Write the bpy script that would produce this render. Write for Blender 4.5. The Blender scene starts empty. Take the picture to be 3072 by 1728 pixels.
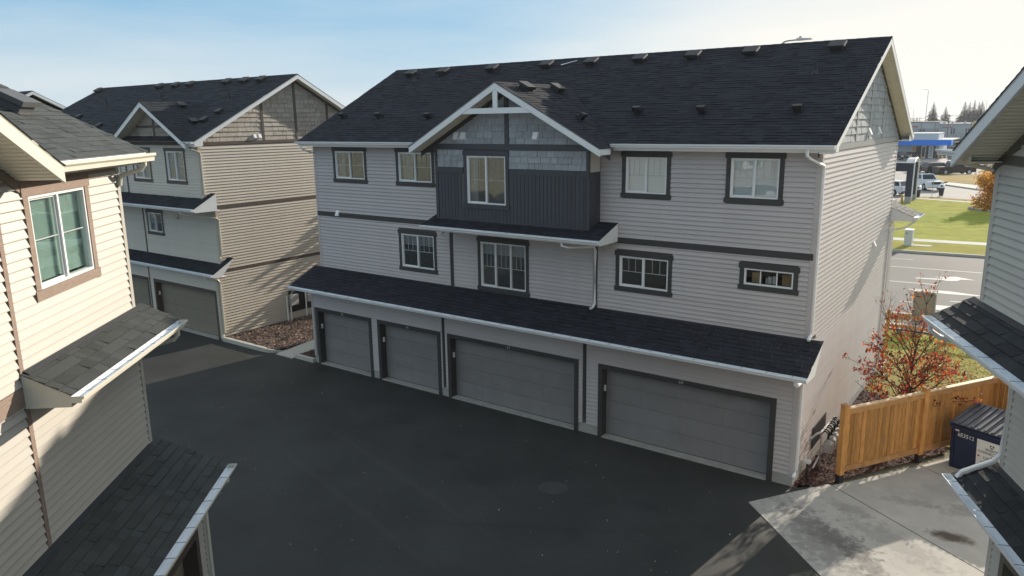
import bpy, bmesh, math, random
from mathutils import Vector, Matrix
rnd = random.Random(7)
sc = bpy.context.scene
COL = sc.collection
R = math.radians

# ------------------------------------------------------------------ camera
cam_d = bpy.data.cameras.new("camera"); cam = bpy.data.objects.new("camera", cam_d); COL.objects.link(cam); sc.camera = cam
CX, CY, CZ, YAW, PITCH, ROLL, FPX = 4.644, -18.478, 9.252, R(35.993), R(12.554), R(-0.785), 2250.5
_f = Vector((-math.sin(YAW)*math.cos(PITCH), math.cos(YAW)*math.cos(PITCH), -math.sin(PITCH)))
_r = Vector((math.cos(YAW), math.sin(YAW), 0)); _u = _r.cross(_f)
_r2 = math.cos(ROLL)*_r + math.sin(ROLL)*_u; _u2 = -math.sin(ROLL)*_r + math.cos(ROLL)*_u
cam.matrix_world = Matrix(((_r2.x, _u2.x, -_f.x, CX), (_r2.y, _u2.y, -_f.y, CY), (_r2.z, _u2.z, -_f.z, CZ), (0, 0, 0, 1)))
cam_d.sensor_width = 36; cam_d.lens = 36*FPX/3072; cam_d.clip_end = 5000; cam_d.clip_start = 0.1

# ------------------------------------------------------------------ sky and sun
HAZE = 0.00022
SUN_AZ, SUN_EL = R(7.5), R(17.5)          # azimuth from +Y towards +X
world = bpy.data.worlds.new("World"); sc.world = world; world.use_nodes = True
wn = world.node_tree.nodes; wl = world.node_tree.links; wn.clear()
wo = wn.new("ShaderNodeOutputWorld"); bg = wn.new("ShaderNodeBackground"); bg.inputs[1].default_value = 0.12
sky = wn.new("ShaderNodeTexSky"); sky.sky_type = 'NISHITA'; sky.sun_disc = False
sky.sun_elevation = SUN_EL; sky.sun_rotation = SUN_AZ; sky.air_density = 1.0; sky.dust_density = .4; sky.ozone_density = 1.5
tc = wn.new("ShaderNodeTexCoord"); mp = wn.new("ShaderNodeMapping"); mp.inputs['Scale'].default_value = (1.0, 1.0, 7.0); mp.inputs['Rotation'].default_value = (.12, .05, .6)
nz = wn.new("ShaderNodeTexNoise"); nz.inputs['Scale'].default_value = 1.7; nz.inputs['Detail'].default_value = 7; nz.inputs['Roughness'].default_value = .55
rp = wn.new("ShaderNodeMapRange"); rp.inputs[1].default_value = .36; rp.inputs[2].default_value = .62
sep = wn.new("ShaderNodeSeparateXYZ")
hz = wn.new("ShaderNodeMapRange"); hz.interpolation_type = 'SMOOTHSTEP'; hz.inputs[1].default_value = 0.0; hz.inputs[2].default_value = 0.17; hz.inputs[3].default_value = 0.45; hz.inputs[4].default_value = 0.0
ad = wn.new("ShaderNodeMath"); ad.operation = 'MULTIPLY_ADD'
ch = wn.new("ShaderNodeMapRange"); ch.interpolation_type = 'SMOOTHSTEP'; ch.inputs[1].default_value = .12; ch.inputs[2].default_value = .55; ch.inputs[3].default_value = .22; ch.inputs[4].default_value = .85   # cirrus thickens overhead
dt = wn.new("ShaderNodeVectorMath"); dt.operation = 'DOT_PRODUCT'; dt.inputs[1].default_value = (math.sin(SUN_AZ)*math.cos(SUN_EL), math.cos(SUN_AZ)*math.cos(SUN_EL), math.sin(SUN_EL))
gl = wn.new("ShaderNodeMapRange"); gl.interpolation_type = 'SMOOTHSTEP'; gl.inputs[1].default_value = .66; gl.inputs[2].default_value = .985; gl.inputs[3].default_value = 0; gl.inputs[4].default_value = .78
ad2 = wn.new("ShaderNodeMath"); ad2.operation = 'ADD'; ad2.use_clamp = True
veil = wn.new("ShaderNodeMix"); veil.data_type = 'RGBA'; veil.inputs['Factor'].default_value = .93; veil.inputs['B'].default_value = (.68, 1.72, 2.7, 1)   # thin high cirrus over the whole sky
mxs = wn.new("ShaderNodeMix"); mxs.data_type = 'RGBA'
mxs.inputs['B'].default_value = (3.85, 3.75, 3.5, 1)
wl.new(tc.outputs['Generated'], mp.inputs[0]); wl.new(mp.outputs[0], nz.inputs['Vector']); wl.new(nz.outputs['Fac'], rp.inputs[0])
wl.new(tc.outputs['Generated'], sep.inputs[0]); wl.new(sep.outputs['Z'], hz.inputs[0]); wl.new(sep.outputs['Z'], ch.inputs[0]); wl.new(ch.outputs[0], ad.inputs[1]); wl.new(tc.outputs['Generated'], dt.inputs[0]); wl.new(dt.outputs['Value'], gl.inputs[0])
wl.new(rp.outputs[0], ad.inputs[0]); wl.new(hz.outputs[0], ad.inputs[2]); wl.new(ad.outputs[0], ad2.inputs[0]); wl.new(gl.outputs[0], ad2.inputs[1])
wl.new(sky.outputs[0], veil.inputs['A']); wl.new(veil.outputs['Result'], mxs.inputs['A'])
wl.new(ad2.outputs[0], mxs.inputs['Factor']); wl.new(mxs.outputs['Result'], bg.inputs[0]); wl.new(bg.outputs[0], wo.inputs[0])
sd = bpy.data.lights.new("sun", 'SUN'); sd.energy = 3.1; sd.angle = R(0.53); sd.color = (1.0, .90, .76)
so = bpy.data.objects.new("sun", sd); COL.objects.link(so); so.location = (10, 60, 40)
sdir = Vector((math.sin(SUN_AZ)*math.cos(SUN_EL), math.cos(SUN_AZ)*math.cos(SUN_EL), math.sin(SUN_EL)))
so.rotation_euler = sdir.to_track_quat('Z', 'Y').to_euler()
vs = sc.view_settings; vs.view_transform = 'Standard'; vs.look = 'None'; vs.gamma = 1; vs.use_curve_mapping = False; vs.exposure = 1.12
sc.cycles.use_denoising = True; sc.cycles.max_bounces = 8; sc.cycles.transparent_max_bounces = 12
sc.cycles.sample_clamp_indirect = 6

# ------------------------------------------------------------------ materials
MATS = {}
def mat(name, col, rough=.6, nscale=0, namt=0, bump=0, bscale=None, spec=.5, metal=0, tint=0, orand=0, stretch=None, col2=None, coat=0):
    if name in MATS: return MATS[name]
    m = bpy.data.materials.new(name); m.use_nodes = True; N = m.node_tree.nodes; L = m.node_tree.links
    b = N['Principled BSDF']; b.inputs['Roughness'].default_value = rough; b.inputs['Metallic'].default_value = metal
    b.inputs['Specular IOR Level'].default_value = spec; b.inputs['Coat Weight'].default_value = coat
    c = (*col, 1)
    cur = None
    if nscale or bump:
        t = N.new('ShaderNodeTexCoord'); src = t.outputs['Object']
        if stretch:
            mm = N.new('ShaderNodeMapping'); mm.inputs['Scale'].default_value = stretch; L.new(src, mm.inputs[0]); src = mm.outputs[0]
    if nscale:
        n = N.new('ShaderNodeTexNoise'); n.inputs['Scale'].default_value = nscale; n.inputs['Detail'].default_value = 6; n.inputs['Roughness'].default_value = .6; L.new(src, n.inputs['Vector'])
        mr = N.new('ShaderNodeMapRange'); mr.inputs[1].default_value = .28; mr.inputs[2].default_value = .72; L.new(n.outputs['Fac'], mr.inputs[0])
        x = N.new('ShaderNodeMix'); x.data_type = 'RGBA'; L.new(mr.outputs[0], x.inputs['Factor'])
        c2 = (*col2, 1) if col2 else tuple(v*(1+namt) for v in col)+(1,)
        x.inputs['A'].default_value = tuple(v*(1-namt) for v in col)+(1,) if not col2 else c; x.inputs['B'].default_value = c2
        cur = x.outputs['Result']
    for kind, amt in (('tint', tint), ('rand', orand)):
        if amt:
            if kind == 'tint':
                a = N.new('ShaderNodeAttribute'); a.attribute_name = 'tint'; o = a.outputs['Fac']
            else:
                a = N.new('ShaderNodeObjectInfo'); o = a.outputs['Random']
            mr = N.new('ShaderNodeMapRange'); mr.inputs[3].default_value = 1-amt; mr.inputs[4].default_value = 1+amt; L.new(o, mr.inputs[0])
            vm = N.new('ShaderNodeVectorMath'); vm.operation = 'SCALE'
            if cur is None: vm.inputs[0].default_value = col
            else: L.new(cur, vm.inputs[0])
            L.new(mr.outputs[0], vm.inputs['Scale']); cur = vm.outputs[0]
    if cur is None: b.inputs['Base Color'].default_value = c
    else: L.new(cur, b.inputs['Base Color'])
    if bump:
        n2 = N.new('ShaderNodeTexNoise'); n2.inputs['Scale'].default_value = bscale or nscale*3; n2.inputs['Detail'].default_value = 4; L.new(src, n2.inputs['Vector'])
        bp = N.new('ShaderNodeBump'); bp.inputs['Strength'].default_value = bump; bp.inputs['Distance'].default_value = .02; L.new(n2.outputs['Fac'], bp.inputs['Height']); L.new(bp.outputs[0], b.inputs['Normal'])
    MATS[name] = m; return m
def leafmat(name, col, **k):
    m = mat(name, col, **k); N = m.node_tree.nodes; L = m.node_tree.links; b = N['Principled BSDF']; out = N['Material Output']
    t = N.new('ShaderNodeBsdfTranslucent'); mx = N.new('ShaderNodeMixShader'); mx.inputs[0].default_value = .5
    if b.inputs['Base Color'].links: L.new(b.inputs['Base Color'].links[0].from_socket, t.inputs[0])
    else: t.inputs[0].default_value = (*col, 1)
    L.new(b.outputs[0], mx.inputs[1]); L.new(t.outputs[0], mx.inputs[2]); L.new(mx.outputs[0], out.inputs[0]); return m
def glassmat(name, tcol, refl=1.0):
    if name in MATS: return MATS[name]
    m = bpy.data.materials.new(name); m.use_nodes = True; N = m.node_tree.nodes; L = m.node_tree.links; N.clear()
    o = N.new('ShaderNodeOutputMaterial'); t = N.new('ShaderNodeBsdfTransparent'); t.inputs[0].default_value = (*tcol, 1)
    g = N.new('ShaderNodeBsdfGlossy'); g.inputs['Roughness'].default_value = .02; g.inputs['Color'].default_value = (1, 1, 1, 1)
    fr = N.new('ShaderNodeFresnel'); fr.inputs[0].default_value = 1.75
    nz = N.new('ShaderNodeTexNoise'); nz.inputs['Scale'].default_value = 1.3; tcn = N.new('ShaderNodeTexCoord'); L.new(tcn.outputs['Object'], nz.inputs['Vector'])
    bp = N.new('ShaderNodeBump'); bp.inputs['Strength'].default_value = .25; bp.inputs['Distance'].default_value = .02; L.new(nz.outputs['Fac'], bp.inputs['Height']); L.new(bp.outputs[0], g.inputs['Normal'])
    mu = N.new('ShaderNodeMath'); mu.operation = 'MULTIPLY'; mu.inputs[1].default_value = refl; mu.use_clamp = True
    mx = N.new('ShaderNodeMixShader'); L.new(fr.outputs[0], mu.inputs[0]); L.new(mu.outputs[0], mx.inputs[0]); L.new(t.outputs[0], mx.inputs[1]); L.new(g.outputs[0], mx.inputs[2]); L.new(mx.outputs[0], o.inputs[0])
    MATS[name] = m; return m

M_sidA = mat('grey_vinyl', (.475, .432, .42), .42, 1.3, .05, spec=.5, orand=.035)
M_sidB = mat('taupe_vinyl', (.56, .495, .41), .42, 1.3, .04, orand=.035)
M_sidC = mat('cream_vinyl', (.44, .41, .36), .45, 1.3, .03, orand=.03)
M_sidD = mat('slate_vinyl', (.52, .50, .45), .45, 1.3, .04, orand=.03)
M_trimA = mat('charcoal_trim', (.048, .046, .045), .6, 6, .15, .15, 60)
M_trimB = mat('brown_trim', (.085, .062, .05), .6, 6, .15, .15, 60)
M_trimC = mat('mocha_trim', (.27, .19, .145), .65, 8, .15, .5, 40, stretch=(1, 1, 6))
M_trimD = mat('olive_trim', (.11, .105, .085), .6, 6, .12)
M_white = mat('white_aluminium', (.80, .80, .79), .4, 2, .04)
M_cream = mat('cream_aluminium', (.66, .62, .52), .4, 2, .04)
M_soffit = mat('beige_soffit', (.76, .71, .57), .5, 2, .04, orand=.03)
M_trimG = mat('grey_trim', (.30, .305, .31), .5, 6, .1)
M_trough = mat('gutter_trough', (.82, .86, .9), .3, 3, .08)
M_hang = mat('hanger_strap', (.16, .17, .19), .5)
M_grille = mat('grille_grey', (.5, .5, .5), .4)
M_frame = mat('white_vinyl', (.8, .8, .79), .35)
M_core = mat('sheathing', (.12, .11, .1), .9)
M_bay = mat('navy_panel', (.055, .058, .070), .5, 3, .08, .1, 50, orand=.08)
M_bayb = mat('navy_trim', (.055, .058, .068), .55, 5, .1)
M_shakeA = mat('blue_grey_shake', (.35, .365, .385), .6, 5, .2, .8, 30, stretch=(5, 5, .6), orand=.13)
M_shakeB = mat('tan_shake', (.33, .29, .245), .65, 5, .28, .8, 30, stretch=(5, 5, .6), orand=.13)
M_shA = mat('charcoal_shingle', (.027, .028, .036), .9, 40, .25, .5, 260, spec=.2, tint=.26)
M_shB = mat('slate_shingle', (.030, .033, .040), .9, 40, .25, .5, 260, spec=.2, tint=.22)
M_shC = mat('grey_shingle', (.068, .074, .073), .85, 45, .25, .5, 300, spec=.3, orand=.2, tint=.2)
M_shD = mat('black_shingle', (.052, .055, .060), .85, 45, .25, .5, 300, spec=.3, orand=.2, tint=.2)
M_door = mat('grey_door', (.235, .225, .222), .5, 2, .08, orand=.04)
M_doorB = mat('khaki_door', (.24, .205, .15), .5, 2, .05, orand=.03)
M_conc = mat('foundation', (.36, .35, .32), .85, 3, .16, .4, 60)
M_glass = glassmat('window_glass', (.95, .97, .97), .85)
M_glassC = glassmat('green_glass', (.90, .985, .94), .6)
M_room = mat('room_interior', (.055, .05, .046), .9)
M_blind = mat('blind_fabric', (.84, .88, .90), .8)
M_dark = mat('black_plastic', (.02, .02, .022), .5)
M_vent = mat('vent_black', (.024, .024, .027), .6)
M_metal = mat('galvanised', (.45, .45, .46), .35, metal=.6)
M_grey = mat('utility_grey', (.42, .43, .41), .5, 3, .08)

# ------------------------------------------------------------------ helpers
class MB:
    def __init__(s): s.v = []; s.f = []; s.t = []
    def quad(s, a, b, c, d, tint=None):
        n = len(s.v); s.v += [tuple(a), tuple(b), tuple(c), tuple(d)]; s.f.append((n, n+1, n+2, n+3)); s.t.append(tint or 0)
    def poly(s, pts, tint=None):
        n = len(s.v); s.v += [tuple(p) for p in pts]; s.f.append(tuple(range(n, n+len(pts)))); s.t.append(tint or 0)
    def hexa(s, p, tint=0):          # p: 8 points, 0-3 one face, 4-7 opposite face
        n = len(s.v); s.v += [tuple(q) for q in p]
        for q in ((0, 3, 2, 1), (4, 5, 6, 7), (0, 1, 5, 4), (1, 2, 6, 5), (2, 3, 7, 6), (3, 0, 4, 7)):
            s.f.append(tuple(n+i for i in q)); s.t.append(tint)
    def prism(s, pa, pb, tint=0):    # two matching polygons
        n = len(s.v); k = len(pa); s.v += [tuple(q) for q in pa]+[tuple(q) for q in pb]
        s.f.append(tuple(n+i for i in reversed(range(k)))); s.f.append(tuple(n+k+i for i in range(k))); s.t += [tint, tint]
        for i in range(k):
            j = (i+1) % k; s.f.append((n+i, n+j, n+k+j, n+k+i)); s.t.append(tint)
    def box(s, x0, x1, y0, y1, z0, z1, tint=0):
        s.hexa([(x0, y0, z0), (x1, y0, z0), (x1, y1, z0), (x0, y1, z0), (x0, y0, z1), (x1, y0, z1), (x1, y1, z1), (x0, y1, z1)], tint)
    def tube(s, pts, r, k=8, up=Vector((0, 0, 1)), sq=None):
        pts = [Vector(p) for p in pts]; rings = []
        for i, p in enumerate(pts):
            t = (pts[min(i+1, len(pts)-1)]-pts[max(i-1, 0)]).normalized()
            a = t.cross(up)
            if a.length < .05: a = t.cross(Vector((0, 1, 0)))
            a.normalize(); b = t.cross(a)
            rr = r[i] if isinstance(r, (list, tuple)) else r
            ring = []
            for j in range(k):
                an = 2*math.pi*(j+.5)/k; x, y = math.cos(an), math.sin(an)
                if sq: x, y = (max(-.71, min(.71, x))*sq[0]*1.41, max(-.71, min(.71, y))*sq[1]*1.41)
                ring.append(p+a*x*rr+b*y*rr)
            rings.append(ring)
        n = len(s.v)
        for ring in rings: s.v += [tuple(q) for q in ring]
        for i in range(len(rings)-1):
            for j in range(k):
                j2 = (j+1) % k; s.f.append((n+i*k+j, n+i*k+j2, n+(i+1)*k+j2, n+(i+1)*k+j)); s.t.append(0)
        s.f.append(tuple(n+j for j in reversed(range(k)))); s.f.append(tuple(n+(len(rings)-1)*k+j for j in range(k))); s.t += [0, 0]
    def mesh(s, name, m, smooth=False, tint=False, recalc=True, bevel=0):
        me = bpy.data.meshes.new(name); me.from_pydata(s.v, [], s.f)
        mats = m if isinstance(m, (list, tuple)) else [m]
        for q in mats: me.materials.append(q)
        if recalc or bevel:
            b = bmesh.new(); b.from_mesh(me)
            if bevel: bmesh.ops.bevel(b, geom=[e for e in b.edges], offset=bevel, segments=1, affect='EDGES')
            bmesh.ops.recalc_face_normals(b, faces=b.faces); b.to_mesh(me); b.free()
        if tint:
            a = me.attributes.new('tint', 'FLOAT', 'FACE'); a.data.foreach_set('value', s.t)
        if smooth:
            for p in me.polygons: p.use_smooth = True
        me.update(); return me
    def build(s, name, m, parent=None, **k):
        o = bpy.data.objects.new(name, s.mesh(name, m, **k)); COL.objects.link(o)
        if parent is not None: o.parent = parent
        return o
def tag(o, label=None, cat=None, group=None, kind=None):
    if label: o['label'] = label
    if cat: o['category'] = cat
    if group: o['group'] = group
    if kind: o['kind'] = kind
    return o
def thing(name, label, cat, loc=(0, 0, 0), rz=0, group=None):
    o = bpy.data.objects.new(name, None); COL.objects.link(o); o.location = loc; o.rotation_euler = (0, 0, rz); o.empty_display_size = .2
    return tag(o, label, cat, group)
def copy_tree(o, parent=None):
    c = o.copy(); COL.objects.link(c); c.parent = parent
    for ch in list(o.children): copy_tree(ch, c)
    return c
def text_obj(txt, size, m, parent, origin, sdir, up, depth=.003, name='lettering', align='CENTER', squash=1.0):
    cu = bpy.data.curves.new('t', 'FONT'); cu.body = txt; cu.size = size; cu.extrude = depth; cu.align_x = align; cu.align_y = 'CENTER'; cu.resolution_u = 2
    to = bpy.data.objects.new('t', cu); COL.objects.link(to); dg = bpy.context.evaluated_depsgraph_get(); me = bpy.data.meshes.new_from_object(to.evaluated_get(dg))
    bpy.data.objects.remove(to); bpy.data.curves.remove(cu)
    s_ = Vector(sdir).normalized(); u_ = Vector(up).normalized(); n_ = s_.cross(u_)
    me.transform(Matrix(((s_.x*squash, u_.x, n_.x, origin[0]), (s_.y*squash, u_.y, n_.y, origin[1]), (s_.z*squash, u_.z, n_.z, origin[2]), (0, 0, 0, 1))))
    me.materials.clear(); me.materials.append(m)
    o = bpy.data.objects.new(name, me); COL.objects.link(o); o.parent = parent; return o

class Fr:
    """wall frame in a building's own coordinates: s along the wall, n outward, z up"""
    def __init__(s, th, o, sd, nd): s.th = th; s.o = o; s.sd = sd; s.nd = nd; s.cache = {}
    def p(s, a, n, z): return (s.o[0]+a*s.sd[0]+n*s.nd[0], s.o[1]+a*s.sd[1]+n*s.nd[1], z)
    def off(s, a, n, z): return (a*s.sd[0]+n*s.nd[0], a*s.sd[1]+n*s.nd[1], z)
    def box(s, mb, s0, s1, n0, n1, z0, z1): mb.hexa([s.p(*q) for q in ((s0, n0, z0), (s1, n0, z0), (s1, n1, z0), (s0, n1, z0), (s0, n0, z1), (s1, n0, z1), (s1, n1, z1), (s0, n1, z1))])
    def ext(s, mb, s0, s1, prof): mb.prism([s.p(s0, n, z) for n, z in prof], [s.p(s1, n, z) for n, z in prof])   # profile in (n,z) run along s
    def bd(s, name, m, s0, s1, n0, n1, z0, z1, parent=None):
        mb = MB(); s.box(mb, s0, s1, n0, n1, z0, z1); return mb.build(name, m, parent or s.th)

def minus(iv, cuts):
    out = [iv]
    for c0, c1 in cuts:
        nx = []
        for a, b in out:
            if c1 <= a or c0 >= b: nx.append((a, b)); continue
            if c0 > a: nx.append((a, c0))
            if c1 < b: nx.append((c1, b))
        out = nx
    return [(a, b) for a, b in out if b-a > .03]
SID = {}   # pending boards per thing
EXP = .1245
def siding(fr, s0, s1, z0, z1, m, ops=(), name='siding_board', joints=0, srange=None, prio=0):
    z = z0; i = 0
    while z < z1-.02:
        e = min(EXP, z1-z); a, b = (s0, s1) if srange is None else srange(z+e*.5)
        if b-a > .05:
            cuts = [(o[0], o[1]) for o in ops if o[2] < z+e*.6 and o[3] > z+e*.4]
            for (p, q) in minus((a, b), cuts):
                segs = [(p, q)]
                if joints and q-p > joints*1.4 and i % 3 != 1:
                    k = p+(q-p)*(.3+.4*((i*37 % 11)/11)); segs = [(p, k), (k+.004, q)]
                for sg in segs: SID.setdefault(fr.th.name, []).append((name, fr, sg[0], sg[1], z, e, m, prio))
        z += e; i += 1
def board_mesh(fr, s0, s1, e, m, name):
    key = (name, round(s0, 3), round(s1, 3), round(e, 3), m.name)
    if key not in fr.cache:
        mb = MB(); fr.ext(mb, s0, s1, [(0, .004), (.004, .009), (.024, .006), (.026, 0), (.034, 0), (.033, .012), (.002, e), (0, e)]); fr.cache[key] = mb.mesh(name, m)
    return fr.cache[key]
def flush_siding(th):
    L = SID.pop(th.name, []); L.sort(key=lambda t: (t[7], t[2]-t[3]))
    by = {}
    for t in L: by.setdefault(t[0], []).append(t)
    for name, ls in by.items():
        for t in ls[:298]:
            o = bpy.data.objects.new(name, board_mesh(t[1], t[2], t[3], t[5], t[6], name)); COL.objects.link(o); o.parent = th; o.location = (0, 0, t[4])
        rest = ls[298:]
        if rest:
            mb = MB()
            for t in rest: t[1].ext(mb, t[2], t[3], [(0, t[4]), (.025, t[4]), (.003, t[4]+t[5]), (0, t[4]+t[5])])
            tag(mb.build(name+'_rest' if False else 'short_'+name, rest[0][6], th), kind='stuff')
def core(fr, s0, s1, z0, z1, ops=(), name='wall', m=None, th=.12, off=0):
    xs = sorted({s0, s1, *[o[0] for o in ops], *[o[1] for o in ops]}); xs = [x for x in xs if s0 <= x <= s1]; mb = MB()
    for a, b in zip(xs, xs[1:]):
        for c, d in minus((z0, z1), [(o[2], o[3]) for o in ops if o[0] < (a+b)/2 < o[1]]): fr.box(mb, a, b, -th+off, off-.001, c, d)
    return mb.build(name, m or M_core, fr.th)
def shakes(fr, z0, z1, srange, m, name='shake', cuts=(), h=.2, wmin=.22, wmax=.5, joined=False, n0=0.0):
    z = z0; mb = MB()
    while z < z1-.03:
        e = min(h, z1-z); a, b = srange(z+e*.5)
        for p, q in (minus((a, b), [(c[0], c[1]) for c in cuts if c[2] < z+e/2 < c[3]]) if b-a > .08 else []):
            x = p
            while x < q-.02:
                w = rnd.uniform(wmin, wmax); x1 = min(q, x+w)
                if q-x1 < .1: x1 = q
                t = .024+rnd.random()*.012; prof = [(n0, z), (n0+t, z+rnd.random()*.006), (n0+.005, z+e), (n0, z+e)]
                if joined: fr.ext(mb, x, x1-.006, prof)
                else:
                    k = MB(); fr.ext(k, x, x1-.012, prof); k.build(name, m, fr.th)
                x = x1
        z += e
    if joined: tag(mb.build(name, m, fr.th), kind='stuff')
def shingles(fr, s0, s1, nt, zt, nb, zb, m, parent, joined=True, exp=.145, wr=(.14, .36), thick=.010, srange=None):
    L = math.hypot(nb-nt, zt-zb); dn, dz = (nt-nb)/L, (zt-zb)/L     # up-slope unit
    un, uz = -dz, dn                                              # slab normal candidates
    if uz < 0: un, uz = -un, -uz
    mb = MB(); k = 0; cnt = int(L/exp)
    exp = L/cnt; cache = {}
    for i in range(cnt):
        d0 = i*exp-.004; d1 = (i+1)*exp+.01
        a0, b0 = (s0, s1) if srange is None else srange((i+.5)/cnt)
        x = a0-(rnd.random()*.2)
        while x < b0:
            w = rnd.choice((.15, .2, .26, .33)) if not joined else rnd.uniform(*wr)
            xa = max(x, a0); xb = min(x+w-.004, b0); x += w
            if xb-xa < .02: continue
            tb = (thick if joined else .017)+rnd.choice((0, 0, .006, .012)); tt = .003
            A = [(nb+dn*d0+un*tb, zb+dz*d0+uz*tb), (nb+dn*d1+un*tt, zb+dz*d1+uz*tt), (nb+dn*d1-un*.001, zb+dz*d1-uz*.001), (nb+dn*d0-un*.001, zb+dz*d0-uz*.001)]
            if joined:
                P = [fr.p(xa, n, z) for n, z in A]; Q = [fr.p(xb, n, z) for n, z in A]; t = rnd.random()
                mb.quad(P[0], P[1], Q[1], Q[0], t); mb.quad(P[3], P[0], Q[0], Q[3], t); mb.quad(P[3], P[2], P[1], P[0], t); mb.quad(Q[0], Q[1], Q[2], Q[3], t)
            else:
                key = (round(xb-xa, 2), round(tb, 4))
                if key not in cache:
                    q = MB(); B = [(un*tb, uz*tb), (dn*(d1-d0)+un*tt, dz*(d1-d0)+uz*tt), (dn*(d1-d0)-un*.001, dz*(d1-d0)-uz*.001), (-un*.001, -uz*.001)]
                    q.prism([fr.off(0, n, z) for n, z in B], [fr.off(key[0], n, z) for n, z in B]); cache[key] = q.mesh('shingle', m)
                o = bpy.data.objects.new('shingle', cache[key]); COL.objects.link(o); o.parent = parent; o.location = fr.p(xa, nb+dn*d0, zb+dz*d0)
    if joined: return tag(mb.build('shingles', m, parent, tint=True, recalc=False), kind='stuff')
def gutter(fr, s0, s1, n, z, m, hang=.6, capw=True, h=.09, w=.17, hangers=True):
    mb = MB(); t = .006
    prof = [(n, z), (n, z-h), (n+w*.78, z-h), (n+w*.82, z-h*.55), (n+w, z-h*.3), (n+w, z), (n+w-.010, z), (n+w-.010, z-h*.28+.0), (n+w*.82-.010, z-h*.5), (n+w*.78-.008, z-h+t), (n+t, z-h+t), (n+t, z)]
    k = len(prof); A = [fr.p(s0, a, b) for a, b in prof]; B = [fr.p(s1, a, b) for a, b in prof]
    for i in range(k): j = (i+1) % k; mb.quad(A[i], A[j], B[j], B[i])
    inner = {6, 7, 8, 9, 10}
    cap = [(n, z), (n, z-h), (n+w*.78, z-h), (n+w*.82, z-h*.55), (n+w, z-h*.3), (n+w, z)]
    for sx, d in ((s0, .004), (s1, -.004)): mb.prism([fr.p(sx, a, b) for a, b in cap], [fr.p(sx+d, a, b) for a, b in cap])
    g = mb.build('gutter', [m, M_trough], fr.th, recalc=False)
    for i in inner: g.data.polygons[i].material_index = 1
    if hangers:
        x = s0+.25; me = None
        while x < s1-.1:
            if me is None:
                q = MB(); q.hexa([fr.off(*u) for u in ((0, .004, -.014), (.014, .004, -.014), (.014, w-.01, -.008), (0, w-.01, -.008), (0, .004, -.010), (.014, .004, -.010), (.014, w-.01, -.004), (0, w-.01, -.004))]); me = q.mesh('gutter_hanger', M_hang)
            o = bpy.data.objects.new('gutter_hanger', me); COL.objects.link(o); o.parent = g; o.location = fr.p(x, n, z); x += hang
    return g
def slab(th, pts, t, m, name):
    a = [Vector(p) for p in pts]; nrm = (a[1]-a[0]).cross(a[2]-a[0]).normalized()
    if nrm.z < 0: nrm = -nrm
    mb = MB(); mb.prism([tuple(p) for p in a], [tuple(p-nrm*t) for p in a]); return mb.build(name, m, th)
def downspout(th, pts, m=None, w=.036, lip=True):
    mb = MB(); mb.tube(pts, w, 8, sq=(1.1, .85)); o = mb.build('downspout', m or M_white, th); return o
def pent(fr, s0, s1, nj, zj, ne, ze, nwall, m_sh, m_w, joined=True, hang=.6, cheeks=(True, True), flash=None, thick=.03, hangers=True, gut=True):
    """pent roof: from (nj,zj) on the wall down to the eave (ne,ze)"""
    th = fr.th; rf = slab(th, [fr.p(s0, nj, zj), fr.p(s1, nj, zj), fr.p(s1, ne, ze), fr.p(s0, ne, ze)], thick, m_w, 'pent_roof')
    shingles(fr, s0-.015, s1+.015, nj, zj, ne+.02, ze-.02*(zj-ze)/(ne-nj), m_sh, rf, joined=joined)
    mb = MB(); zb = ze-.17; fr.box(mb, s0+.01, s1-.01, ne-.03, ne, zb, ze-thick); mb.build('fascia', m_w, th)
    mb = MB(); fr.box(mb, s0+.02, s1-.02, nwall, ne-.031, zb, zb+.02); mb.build('soffit', m_w, th)
    for k, (sx, d) in enumerate(((s0, .025), (s1, -.025))):
        if cheeks[k]:
            mb = MB(); mb.prism([fr.p(sx, n, z) for n, z in ((nj, zj-thick-.003), (ne, ze-thick-.003), (ne, zb), (max(nwall, nj), zb-.002))], [fr.p(sx+d, n, z) for n, z in ((nj, zj-thick-.003), (ne, ze-thick-.003), (ne, zb), (max(nwall, nj), zb-.002))]); mb.build('cheek_board', m_w, th)
    if gut: gutter(fr, s0-.02, s1+.02, ne+.002, ze-.02, m_w, hang=hang, hangers=hangers)
    if flash:
        L = math.hypot(ne-nj, zj-ze); dn, dz = (ne-nj)/L, (ze-zj)/L
        mb = MB(); a = [(nj+.018, zj+.02), (nj+.018+dn*.11, zj+.02+dz*.11-.0), (nj+.018+dn*.11, zj+.016+dz*.11), (nj+.016, zj+.016)]
        fr.ext(mb, s0+.05, s1-.3, a); mb.build('flashing', flash, th)
    return rf
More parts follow.
